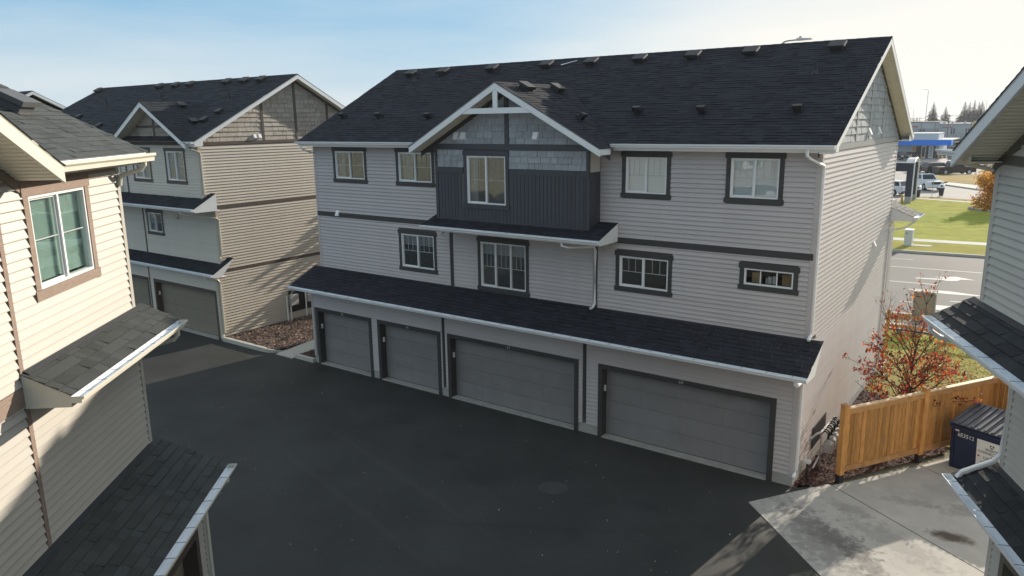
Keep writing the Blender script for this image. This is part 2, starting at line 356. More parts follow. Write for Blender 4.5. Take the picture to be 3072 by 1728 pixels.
def window(fr, s0, s1, z0, z1, mt, cols=2, bar=.5, vb=2, blind=None, glass=None, head=.15, side=.12, room=True, screen=True, single=False, extra_side=True):
    th = fr.th; W = .038; mb = MB()
    for a in ((s0, s1, z1-W, z1), (s0, s1, z0, z0+W), (s0, s0+W, z0+W, z1-W), (s1-W, s1, z0+W, z1-W)): fr.box(mb, a[0], a[1], -.07, .024, a[2], a[3])
    cw = (s1-s0)/cols
    if not single:
        for i in range(1, cols): fr.box(mb, s0+i*cw-.022, s0+i*cw+.022, -.05, .018, z0+W, z1-W)
    fo = mb.build('window', M_frame, th)
    for i in range(cols):
        a = s0+i*cw+(W if i == 0 else .028); b = s0+(i+1)*cw-(W if i == cols-1 else .028); c, d = z0+W, z1-W
        if single: a += .0
        if i == 0 and not single:       # sliding sash frame
            q = MB(); w2 = .028
            for e in ((a, b, d-w2, d), (a, b, c, c+w2), (a, a+w2, c+w2, d-w2), (b-w2, b, c+w2, d-w2)): fr.box(q, e[0]+.001, e[1]-.001, -.045, -.012, e[2]+.001, e[3]-.001)
            q.build('sash', M_frame, fo); a += w2; b -= w2; c += w2; d -= w2
        q = MB(); fr.box(q, a, b, -.034, -.030, c, d); q.build('pane', glass or M_glass, fo)
        if vb or bar:
            q = MB(); zb = c+(d-c)*bar if bar else c
            if bar: fr.box(q, a, b, -.029, -.021, zb-.007, zb+.007)
            for k in range(vb):
                x = a+(b-a)*(k+1)/(vb+1); fr.box(q, x-.005, x+.005, -.029, -.022, zb+.007 if bar else c, d)
            q.build('grille', M_grille, fo)
    o = side
    for nm, a in (('head_trim', (s0-o-.03, s1+o+.03, z1+.003, z1+head)), ('sill_trim', (s0-o-.03, s1+o+.03, z0-.14, z0-.003)), ('side_trim', (s0-o, s0-.003, z0, z1)), ('side_trim', (s1+.003, s1+o, z0, z1))):
        q = MB(); nn = .045 if nm != 'side_trim' else .036; fr.box(q, a[0], a[1], -.002, nn, a[2], a[3]); q.build(nm, mt, fo)
    if room:
        q = MB(); a, b, c, d, n0, n1 = s0-.2, s1+.2, z0-.3, z1+.1, -.13, -1.7
        P = lambda s_, n_, z_: fr.p(s_, n_, z_)
        q.quad(P(a, n1, c), P(b, n1, c), P(b, n1, d), P(a, n1, d)); q.quad(P(a, n0, c), P(b, n0, c), P(b, n1, c), P(a, n1, c)); q.quad(P(a, n0, d), P(b, n0, d), P(b, n1, d), P(a, n1, d))
        q.quad(P(a, n0, c), P(a, n1, c), P(a, n1, d), P(a, n0, d)); q.quad(P(b, n0, c), P(b, n1, c), P(b, n1, d), P(b, n0, d)); q.build('room_interior', M_room, fo, recalc=False)
    if blind:
        kind, fa, fb, fz = blind                   # kind, s fraction range, bottom z fraction
        a = s0+(s1-s0)*fa; b = s0+(s1-s0)*fb; q = MB()
        if kind == 'slats':
            z = z1-.05
            while z > z0+(z1-z0)*fz: fr.ext(q, a, b, [(-.115, z), (-.085, z-.03), (-.087, z-.032), (-.117, z-.002)]); z -= .034
            q.build('blind', M_blind, fo)
        elif kind == 'sheet':
            q2 = z0+(z1-z0)*fz; fr.box(q, a, b, -.105, -.1, q2, z1-.03); q.build('blind', M_blind, fo)
        else:
            k = 0; x = a
            while x < b: fr.box(q, x, min(x+.035, b), -.13-(k % 2)*.02, -.125-(k % 2)*.02, z0+.05+(z1-z0)*fz, z1-.04); x += .035; k += 1
            q.build('curtain', M_blind, fo)
    return fo
def op(s0, s1, z0, z1, o=.12): return (s0-o+.01, s1+o-.01, z0-.13, z1+.14)
def opc(s0, s1, z0, z1): return (s0+.01, s1-.01, z0+.01, z1-.01)
def garage_door(fr, s0, s1, zt, m, mt, z0=.0, num=None, numt=M_metal, trim=.14, sectn=4, opener=True, blink=M_white, depth=.22):
    """s0,s1,zt are the outer edges of the trim"""
    th = fr.th; a, b, t = s0+trim, s1-trim, zt-trim
    root = MB(); fr.box(root, a-.02, b+.02, -depth-.08, -depth-.045, z0, t+.02); d = root.build('garage_door', m, th)
    h = (t-z0-.05)/sectn
    for i in range(sectn):
        q = MB(); zz = z0+.05+i*h; fr.box(q, a, b, -depth-.045, -depth-.012, zz+.003, zz+h-.006)
        n = max(2, round((b-a)/1.2)); w = (b-a)/n
        for j in range(n): fr.box(q, a+j*w+.08, a+(j+1)*w-.08, -depth-.012, -depth-.004, zz+.11, zz+h-.11)
        q.build('door_panel', m, d)
    q = MB(); fr.box(q, a, b, -depth-.06, -depth-.01, z0+.01, z0+.05); q.build('weather_seal', M_dark, d)
    for e in ((s0, a, z0+.02, zt), (b, s1, z0+.02, zt), (a, b, t, zt)): 
        q = MB(); fr.box(q, e[0], e[1], -depth-.04, .04, e[2], e[3]); q.build('door_trim', mt, d)
    q = MB(); fr.box(q, a-.0, b+.0, -depth-.02, .055, -.02, z0+.035); q.build('door_sill', M_conc, d)
    if opener:
        q = MB(); q.hexa([fr.p(*u) for u in ((a+.0, -.15, 1.42), (a+.035, -.15, 1.42), (a+.035, -.08, 1.42), (a, -.08, 1.42), (a, -.15, 1.60), (a+.035, -.15, 1.60), (a+.035, -.08, 1.6), (a, -.08, 1.6))]); q.build('keypad', blink, d)
    if num:
        x = (a+b)/2; sd3 = (fr.sd[0], fr.sd[1], 0); text_obj(num, .14, numt, d, fr.p(x, .043, zt-trim/2), sd3, (0, 0, 1), .004, 'unit_number')
    return d
def wall_vent(fr, s, z, m=M_white, w=.17, h=.2):
    q = MB(); fr.box(q, s-w/2, s+w/2, .0, .03, z-h/2, z+h/2); fr.ext(q, s-w/2+.015, s+w/2-.015, [(.03, z+h/2-.02), (.11, z-h*.32), (.10, z-h*.38), (.03, z+h/2-.06)])
    for d in (-1, 1): fr.ext(q, s+d*(w/2-.02)-.004, s+d*(w/2-.02)+.004, [(.03, z+h/2-.04), (.10, z-h*.36), (.03, z-h*.4)])
    return q.build('wall_vent', m, fr.th)
def roof_vent(fr, s, n, z, slope, th, m=M_vent, k=1.0, hood=False):
    """slope: dz per unit n outward (negative); n,z point on the roof surface"""
    L = math.hypot(1, slope); dn, dz = 1/L, slope/L; un, uz = -dz, dn
    def pt(a, d, h): return fr.p(s+a, n+dn*d+un*h, z+dz*d+uz*h)
    q = MB()
    def bx(a0, a1, d0, d1, h0, h1, h1b=None):
        h1b = h1 if h1b is None else h1b
        q.hexa([pt(a0, d0, h0), pt(a1, d0, h0), pt(a1, d1, h0), pt(a0, d1, h0), pt(a0, d0, h1), pt(a1, d0, h1), pt(a1, d1, h1b), pt(a0, d1, h1b)])
    if not hood: bx(-.19*k, .19*k, -.17*k, .2*k, .012, .020)
    if hood: bx(-.10, .10, -.1, .10, .02, .10, .17); bx(-.12, .12, -.0, .15, .14, .22, .24)
    else: bx(-.17*k, .17*k, -.14*k, .16*k, .02, .12*k); bx(-.22*k, .22*k, -.19*k, .2*k, .12*k, .19*k)
    return q.build('roof_vent', m, th)

def rake(fr, sA, zA, sB, zB, n0, n1, depth, m, name='rake_fascia', drop=0.0):
    """board under a sloping edge; zA/zB are its top line"""
    mb = MB(); pr = [(sA, zA-drop), (sB, zB-drop), (sB, zB-drop-depth), (sA, zA-drop-depth)]
    mb.prism([fr.p(s, n0, z) for s, z in pr], [fr.p(s, n1, z) for s, z in pr]); return mb.build(name, m, fr.th)
def slope_soffit(fr, sA, zA, sB, zB, n0, n1, m, indiv=False, step=.1, s_lim=None):
    """boards running in n, stepping along the slope"""
    L = math.hypot(sB-sA, zB-zA); k = int(L/step); mb = MB()
    for i in range(k):
        a, b = i/k, (i+.93)/k
        P = lambda f, n, dz: fr.p(sA+(sB-sA)*f, n, zA+(zB-zA)*f+dz)
        pts = [P(a, n0, 0), P(b, n0, -.014), P(b, n1, -.014), P(a, n1, 0), P(a, n0, .012), P(b, n0, .012), P(b, n1, .012), P(a, n1, .012)]
        if indiv: q = MB(); q.hexa(pts); q.build('soffit_panel', m, fr.th)
        else: mb.hexa(pts)
    if not indiv: tag(mb.build('soffit_panels', m, fr.th), kind='stuff')
def gable_end(fr, s0, sr, s1, z0, zr, n_in, n_out, mw, ms, thick=.03):
    """white rakes and soffit of a main gable. fr: end wall frame; s0/s1 eave positions, sr ridge"""
    for a, za, b, zb in ((s0, z0, sr, zr), (s1, z0, sr, zr)):
        rake(fr, a, za-.012, b, zb-.012, n_out-.028, n_out, .19, mw)
        slope_soffit(fr, a, za-.17, b, zb-.17, n_in+.001, n_out-.03, ms)
def main_roof(fr, s0, s1, ne, ze, nr, zr, ne2, m_sh, m_w, joinw=(.16, .4), exp=.145, gap=None):
    th = fr.th
    segs = [(s0, s1, ne)] if not gap else [(s0, gap[0], ne), (gap[0], gap[1], -.02), (gap[1], s1, ne)]
    for a, b, n_ in segs:
        if b-a < .02: continue
        z_ = ze+(ne-n_)*(zr-ze)/(ne-nr)
        r = slab(th, [fr.p(a, nr, zr), fr.p(b, nr, zr), fr.p(b, n_, z_), fr.p(a, n_, z_)], .03, m_w, 'roof')
        shingles(fr, a-(.012 if a == s0 else 0), b+(.012 if b == s1 else 0), nr, zr, n_+.02, z_-.01, m_sh, r, joined=True, exp=exp, wr=joinw)
    slab(th, [fr.p(s0, nr, zr), fr.p(s1, nr, zr), fr.p(s1, ne2, ze), fr.p(s0, ne2, ze)], .03, m_sh, 'roof')
    mb = MB(); x = s0
    while x < s1:
        for sgn in (1,): 
            x2 = min(x+.29, s1); h = .018+(rnd.random()*.004)
            mb.prism([fr.p(x, nr+.14, zr-.055), fr.p(x, nr, zr+h), fr.p(x, nr-.14, zr-.055), fr.p(x, nr, zr-.01)], [fr.p(x2, nr+.14, zr-.06), fr.p(x2, nr, zr+h-.006), fr.p(x2, nr-.14, zr-.06), fr.p(x2, nr, zr-.01)])
        x += .3
    tag(mb.build('ridge_caps', m_sh, r), kind='stuff')
    return r
def eave_board(fr, s0, s1, ne, ze, nwall, m_w, zsof):
    mb = MB(); fr.box(mb, s0, s1, ne-.028, ne-.001, ze-.20, ze-.03); mb.build('fascia', m_w, fr.th)
    mb = MB(); fr.box(mb, s0, s1, nwall, ne-.03, ze-.20, ze-.185); mb.build('soffit', m_w, fr.th)
def dormer(fr, c, half, zlow, ztop, nf, nback, m_sh, m_w, m_s, m_f, tie=None, indiv=False, frieze=True, detail=True):
    th = fr.th; sl = (ztop-zlow)/half
    for sgn in (1, -1):
        F = Fr(th, (fr.p(c, 0, 0)[0], fr.p(c, 0, 0)[1]), (-fr.nd[0], -fr.nd[1]), (sgn*fr.sd[0], sgn*fr.sd[1]))
        r = slab(th, [F.p(-nf, 0, ztop), F.p(nback, 0, ztop), F.p(nback, half, zlow), F.p(-nf, half, zlow)], .03, m_w, 'dormer_roof')
        shingles(F, -nf-.015, nback, 0, ztop, half+.02, zlow-.01, m_sh, r, joined=True, wr=(.16, .36))
        rake(fr, c+sgn*half, zlow-.012, c, ztop-.012, nf-.035, nf, .21, m_w)
        q = MB(); fr.box(q, *(sorted((c+sgn*(half-.026), c+sgn*half))), .0, nf-.036, zlow-.17, zlow-.03); q.build('fascia', m_w, th)
        if frieze: rake(fr, c+sgn*half, zlow-.20, c, ztop-.20, .002, .04, .14, m_f, 'frieze_board')
        slope_soffit(fr, c+sgn*half, zlow-.185, c, ztop-.185, .04, nf-.037, m_s, indiv=indiv and sgn == indiv)
    if tie:
        q = MB(); zt, zb = tie; w = (ztop-.23-zt)/sl; w2 = (ztop-.23-zb)/sl
        q.prism([fr.p(c-w2, nf-.03, zb), fr.p(c+w2, nf-.03, zb), fr.p(c+w, nf-.03, zt), fr.p(c-w, nf-.03, zt)], [fr.p(c-w2, nf-.004, zb), fr.p(c+w2, nf-.004, zb), fr.p(c+w, nf-.004, zt), fr.p(c-w, nf-.004, zt)]); q.build('collar_tie', m_w, th)
        q = MB(); fr.box(q, c-.085, c+.085, nf-.03, nf-.006, zt+.002, ztop-.24); q.build('king_post', m_w, th)

# ------------------------------------------------------------------ main building (grey, four garages)
def build_main():
    th = thing('townhouse', 'long grey three-storey townhouse with four garage doors and a navy bay under a white-edged gable', 'townhouse')
    W = 18.44
    FG = Fr(th, (0, 0), (1, 0), (0, -1)); FU = Fr(th, (0, .6), (1, 0), (0, -1)); FE = Fr(th, (0, 0), (0, 1), (1, 0)); FL = Fr(th, (-W, 0), (0, 1), (-1, 0))
    BX0, BX1 = -11.76, -6.03
    wins = [(-17.24, -15.71, 7.25, 8.25, 2), (-14.0, -12.47, 7.25, 8.25, 2), (-5.2, -3.97, 7.24, 8.23, 2), (-2.2, -.97, 7.25, 8.25, 2),
            (-14.02, -12.49, 4.24, 5.42, 2), (-10.45, -8.65, 3.94, 5.42, 3), (-5.35, -3.84, 4.54, 5.43, 2)]
    w9 = (-1.71, -.46, 5.01, 5.44)
    ops = [op(*w[:4]) for w in wins]+[op(*w9)]; opcs = [opc(*w[:4]) for w in wins]+[opc(*w9)]
    core(FU, -W, 0, 3.0, 8.45, opcs)
    siding(FU, -W+.1, -11.78, 3.76, 5.80, M_sidA, ops, joints=4); siding(FU, -11.62, -6.22, 3.76, 5.88, M_sidA, ops); siding(FU, -6.04, -.1, 3.76, 5.79, M_sidA, ops, joints=4)
    siding(FU, -W+.1, BX0-.02, 5.97, 8.42, M_sidA, ops, joints=4); siding(FU, BX1+.02, -.1, 5.96, 8.42, M_sidA, ops, joints=4)
    FU.bd('band_board', M_trimA, -W+.02, -11.85, 0, .034, 5.80, 5.97); FU.bd('band_board', M_trimA, -5.6, -.02, 0, .034, 5.79, 5.96)
    FU.bd('divider_trim', M_trimA, -11.77, -11.63, 0, .03, 3.76, 5.86)
    FU.bd('divider_trim', M_sidA, -6.06, -6.0, 0, .03, 3.7, 5.79); FU.bd('divider_trim', M_sidA, -6.24, -6.2, 0, .025, 3.7, 5.79)
    FU.bd('corner_board', M_sidA, -.1, .03, 0, .03, 3.6, 8.42); FU.bd('corner_board', M_sidA, -W-.02, -W+.1, 0, .03, 3.7, 8.42)
    FE.bd('corner_board', M_sidA, .572, .70, 0, .028, 3.7, 8.42)
    bl = [('curtain', 0, .22, 0), ('curtain', .05, .35, .0), ('sheet', .02, .98, .0), ('sheet', .02, .98, .0), ('sheet', .02, .98, .66), ('sheet', .02, .98, .72), None]
    for w, b in zip(wins, bl): window(FU, *w[:4], M_trimA, cols=w[4], bar=.5 if w[4] == 2 else .45, vb=2, blind=b)
    wo = window(FU, *w9, M_trimA, cols=3, bar=0, vb=0, single=True)
    q = MB()
    for k in (1, 2): x = w9[0]+(w9[1]-w9[0])*k/3; FU.box(q, x-.012, x+.012, -.028, .0, w9[2]+.045, w9[3]-.045)
    q.build('grille', M_frame, wo)
    M_card = mat('cardboard', (.45, .30, .15), .8)
    for x in (-1.55, -.78): 
        q = MB(); FU.box(q, x, x+.24, -.32, -.14, w9[2]+.04, w9[2]+.31); q.build('carton', M_card, wo)
    q = MB(); FU.box(q, -1.13, -1.04, -.2, -.12, 5.06, 5.24); FU.box(q, -1.01, -.94, -.2, -.12, 5.06, 5.26); FU.box(q, -1.19, -1.15, -.2, -.12, 5.06, 5.2); q.build('ornament', M_white, wo)
    # garage storey
    doors = [(-18.23, -15.156, '65'), (-14.844, -11.812, '66'), (-11.499, -6.341, '67'), (-5.664, -.501, '68')]
    dops = [(a-.0, b+.0, -.2, 2.278) for a, b, _ in doors]; dopc = [(a+.12, b-.12, -.2, 2.15) for a, b, _ in doors]
    core(FG, -W, 0, -.1, 3.05, dopc); siding(FG, -W+.1, -11.74, 2.285, 3.05, M_sidA); siding(FG, -11.61, -6.2, 2.285, 3.05, M_sidA); siding(FG, -6.07, -.1, 2.285, 3.05, M_sidA)
    for a, b in ((-15.156, -14.844), (-11.812, -11.74), (-11.61, -11.499), (-6.341, -6.2), (-6.07, -5.664), (-.501, -.1)): siding(FG, a+.003, b-.003, .3, 2.278, M_sidA, prio=1)
    for a, b in ((-W, -18.232), (-15.154, -14.846), (-11.81, -11.501), (-6.339, -5.666), (-.499, .012)): FG.bd('foundation', M_conc, a, b, .001, .012, -.1, .298)
    for x in (-11.675, -6.135): FG.bd('divider_trim', M_trimA, x-.035, x+.035, 0, .028, .42, 3.03)
    FG.bd('corner_board', M_sidA, -.1, .03, 0, .03, .26, 3.05); FG.bd('corner_board', M_sidA, -W-.02, -W+.1, 0, .03, .28, 3.05)
    for a, b, n in doors: garage_door(FG, a, b, 2.278, M_door, M_trimA, num=n, numt=M_grey)
    # deep lids for the garages (dark interiors are closed off by the doors)
    # right end wall
    def er(z):
        if z < 3.0: return (.0+.1, 10.5)
        if z < 3.78: return (max(.1, (z-3.18)/.435-.0), 10.5)
        return (.70, 10.5)
    core(FE, 0, 10.58, -.1, 3.1, th=.1, off=-.001); core(FE, .6, 10.58, 3.1, 8.5, th=.1, off=-.001)
    q = MB(); q.prism([(-.03, .72, 8.5), (-.03, 10.5, 8.5), (-.03, 5.69, 11.28)], [(-.1, .72, 8.5), (-.1, 10.5, 8.5), (-.1, 5.69, 11.28)]); q.build('gable_wall', M_core, th)
    siding(FE, 0, 10.5, .3, 8.40, M_sidA, srange=er, name='end_siding_board', joints=5)
    FE.bd('foundation', M_conc, 0, 10.58, .001, .012, -.1, .298)
    FE.bd('corner_board', M_sidA, .03-.028, .12, 0, .028, .27, 3.1); FE.bd('corner_board', M_sidA, 10.46, 10.6, 0, .03, .27, 8.42)
    FE.bd('band_board', M_trimG, .62, 10.62, 0, .034, 8.41, 8.57)
    sA = .51
    def gr(z): t = (z-8.46)/sA+.2; return (max(.66, t), min(10.55, 11.38-t))
    vb = [(3.93, 4.05), (5.63, 5.75), (7.53, 7.65)]
    shakes(FE, 8.575, 11.2, gr, M_shakeA, cuts=[(a, b, 8, 12) for a, b in vb], h=.2, wmin=.3, wmax=.6)
    for a, b in vb: FE.bd('gable_batten', M_trimG, a, b, 0, .034, 8.575, min(8.46+((a+b)/2-.2)*sA, 8.46+(11.38-(a+b)/2-.2)*sA)-.02)
    rake(FE, .2, 8.62, 5.69, 11.42, .002, .036, .12, M_trimA, 'frieze_board', drop=.19); rake(FE, 11.18, 8.62, 5.69, 11.42, .002, .036, .12, M_trimA, 'frieze_board', drop=.19)
    gable_end(FE, .2, 5.69, 11.18, 8.62, 11.42, 0, .40, M_white, M_soffit)
    rake(FL, .2, 8.60, 5.69, 11.40, .372, .40, .19, M_white)
    for a, b in ((.18, .58), (10.6, 11.2)): 
        q = MB(); FE.box(q, a, b, .03, .372, 8.40, 8.43); q.build('soffit', M_white, th)
        q = MB(); pr = [(a, 8.43), (b, 8.43), (b, 8.62 if a < 1 else 8.45), (a, 8.45 if a < 1 else 8.62)]; q.prism([FE.p(s, .35, z) for s, z in pr], [FE.p(s, .371, z) for s, z in pr]); q.build('cheek_board', M_white, th)
    for y in (5.66, 7.07): wall_vent(FE, y, 8.81, w=.2, h=.24)
    wall_vent(FE, 7.9, 5.2, w=.2, h=.22)
    # back and left walls (seen only from beside)
    FBk = Fr(th, (0, 10.58), (1, 0), (0, 1)); core(FBk, -W, -.1, -.1, 8.5, m=M_sidA, name='back_wall'); core(FL, 0, 10.58, -.1, 3.1, m=M_sidA, name='end_wall'); core(FL, .6, 10.58, 3.1, 8.5, m=M_sidA, name='end_wall')
    # pent at the far right corner with its porch, and an added shade block at back left
    FP = Fr(th, (-.02, 0), (0, 1), (1, 0)); pent(FP, 10.62, 12.1, 0, 6.13, .74, 5.82, -.05, M_shC, M_white, hang=.5)
    q = MB(); q.box(-3.0, -.05, 10.6, 12.0, -.1, 6.3); q.build('porch_or_shade_block', M_sidA, th)
    q = MB(); q.box(-W-.85, -W+2.0, 10.6, 12.2, -.1, 6.0); q.build('porch_or_shade_block', M_sidA, th)  # unseen block added to cast shade on the ground left of the house
    downspout(th, [(.74, 11.2, 5.72), (.74, 11.15, 5.62), (.5, 10.8, 5.42), (.08, 10.66, 5.3), (.07, 10.63, 5.2), (.07, 10.63, .4), (.3, 10.4, .25)], w=.032)
    # roofs
    main_roof(FG, -W-.40, .40, -.2, 8.62, -5.69, 11.42, -11.18, M_shA, M_white)
    for a, b in ((-W-.38, -12.33), (-5.41, .372)):
        eave_board(FG, a, b, -.2, 8.62, -.6, M_white, 8.42); gutter(FG, a-.02, b+.02, -.198, 8.60, M_white, hangers=True, hang=.8)
    q = MB(); FG.box(q, -W-.4, -12.37, -11.3, -11.18, 8.45, 8.6); FG.box(q, -12.37, .4, -11.3, -11.18, 8.45, 8.6); q.build('gutter', M_white, th)
    pent(FU, -W-.36, .36, 0, 3.78, 1.30, 3.21, .6, M_shA, M_white, hang=.62)
    q = MB(); FU.box(q, -W-.3, .3, .0, .05, 3.75, 3.79); q.build('flashing', M_trimA, th)
    for x, y, z in [(-17.45, 5.24, 0), (-15.69, 5.24, 0), (-13.26, 5.27, 0), (-10.78, 5.27, 0), (-8.94, 5.3, 0), (-7.09, 5.28, 0), (-5.22, 5.28, 0), (-3.37, 5.27, 0), (-.9, 5.31, 0)]:
        y = 5.12; roof_vent(FG, x, -y, 8.62+.51*(y-.2), -.51, th)
    for x, y in [(-18.01, 1.85), (-16.01, 1.8), (-13.47, 1.7), (-5.45, 1.8), (-3.49, 1.75), (-.92, 1.7)]: roof_vent(FG, x, -y, 8.62+.51*(y-.2), -.51, th, hood=True)
    for x, y, h in [(-16.8, 4.6, .22), (-10.62, 4.0, .3), (-1.1, 3.7, .3)]:
        q = MB(); z = 8.62+.51*(y-.2); q.tube([(x, y, z-.03), (x, y, z+h)], .045, 10); q.tube([(x, y, z-.02), (x, y, z+.1)], [.12, .055], 10); q.build('vent_pipe', M_vent, th)
    # bay
    bw = (-10.45, -8.95, 6.73, 8.21)
    core(FG, BX0, BX1, 6.0, 8.7, [opc(*bw)])
    q = MB(); sl = .535; q.prism([(BX0, .01, 8.7), (BX1, .01, 8.7), (-8.87, .01, 10.15)], [(BX0, .1, 8.7), (BX1, .1, 8.7), (-8.87, .1, 10.15)]); q.build('gable_wall', M_core, th)
    x = BX0+.11; wo_ = (bw[0]-.14, bw[1]+.14, bw[2]-.16, 9)
    while x < BX1-.11:
        b = min(x+.136, BX1-.11)
        top = 7.67; bot = 6.2
        if b > wo_[0] and x < wo_[1]: top = bw[2]-.15
        q = MB(); FG.box(q, x, b-.014, 0, .012, bot, top); q.build('vertical_panel', M_bay, th)
        q = MB(); FG.box(q, b-.014, b-.001, 0, .004, bot, top); q.build('panel_groove', M_dark, th)
        x = b
    FG.bd('base_trim', M_bayb, BX0-.0, BX1+.0, .0, .022, 6.13, 6.2)
    FG.bd('band_board', M_bayb, BX0, bw[0]-.15, 0, .034, 7.67, 7.84); FG.bd('band_board', M_bayb, bw[1]+.15, BX1, 0, .034, 7.67, 7.84)
    shakes(FG, 7.845, 8.395, lambda z: (BX0+.1, BX1-.1), M_shakeA, cuts=[(bw[0]-.13, bw[1]+.13, 6, 9)], h=.184)
    FG.bd('band_board', M_bayb, -12.2, -5.55, 0, .036, 8.40, 8.57)
    FG.bd('corner_board', M_bayb, BX0-.01, BX0+.1, 0, .03, 6.2, 7.67); FG.bd('corner_board', M_bayb, BX1-.1, BX1+.01, 0, .03, 6.2, 7.67)
    FG.bd('corner_board', M_bayb, BX0-.01, BX0+.1, 0, .03, 7.845, 8.395); FG.bd('corner_board', M_bayb, BX1-.1, BX1+.01, 0, .03, 7.845, 8.395)
    FBR = Fr(th, (BX1, 0), (0, 1), (1, 0)); core(FBR, .02, .6, 6.0, 8.5); FBR.bd('vertical_panel', M_bay, .04, .3, 0, .014, 6.2, 7.8); FBR.bd('vertical_panel', M_bay, .31, .59, 0, .014, 6.2, 7.8); FBR.bd('side_panel', M_sidD, .04, .57, 0, .014, 7.81, 8.5)
    FBL = Fr(th, (BX0, 0), (0, 1), (-1, 0)); core(FBL, .02, .6, 6.0, 8.5, m=M_bay)
    window(FG, *bw, M_bayb, cols=2, bar=.5, vb=2, blind=('curtain', .02, .2, 0))
    shakes(FG, 8.575, 10.1, lambda z: (-8.87-(10.12-z)/.535, -8.87+(10.12-z)/.535), M_shakeA, cuts=[(-8.96, -8.80, 8, 11)], h=.19)
    FG.bd('gable_batten', M_bayb, -8.95, -8.81, 0, .036, 8.575, 10.05)
    for x in (-10.85, -10.57, -7.84): wall_vent(FG, x, 8.81, w=.2, h=.24)
    dormer(FG, -8.87, 3.49, 8.50, 10.37, .6, -(-3.62), M_shA, M_white, M_soffit, M_trimA, tie=(9.63, 9.47))
    F = Fr(th, (-8.87, 0), (0, 1), (1, 0))
    for y in (.35, 2.05): roof_vent(F, y, .42, 10.37-.536*.42, -.536, th)
    roof_vent(F, .73, 2.05, 10.37-.536*2.05, -.536, th, hood=True)
    pent(FU, -12.0, -5.42, 0, 6.37, 1.1, 6.0, 0, M_shA, M_white, hang=.8)
    wall_vent(FU, -17.28, 5.93, w=.2, h=.24); wall_vent(FU, -12.1, 5.62, m=M_grey, w=.12, h=.1)
    FU.bd('junction_box', M_grey, -5.95, -5.76, .02, .08, 5.55, 5.75)
    downspout(th, [(-.22, .12, 8.5), (-.22, .12, 8.36), (-.16, .2, 8.28), (.05, .6, 8.1), (.055, .64, 8.0), (.055, .64, 3.95), (.05, .56, 3.86), (.05, .42, 3.8)])
    downspout(th, [(.1, -.72, 3.1), (.1, -.72, 2.98), (.1, -.62, 2.9), (.06, .02, 2.82), (.065, .08, 2.75), (.065, .08, .45), (.06, .0, .36), (.06, -.12, .3)])
    downspout(th, [(-6.62, -.54, 5.9), (-6.62, -.54, 5.76), (-6.5, -.4, 5.7), (-6.15, .5, 5.62), (-6.13, .54, 5.5), (-6.13, .54, 3.9), (-6.16, .46, 3.8), (-6.18, .36, 3.78)])
    downspout(th, [(-18.6, .12, 8.5), (-18.6, .14, 8.36), (-18.55, .3, 8.26), (-18.5, .66, 8.15), (-18.5, .7, 8.0), (-18.5, .7, 4)])
    flush_siding(th); return th
build_main()

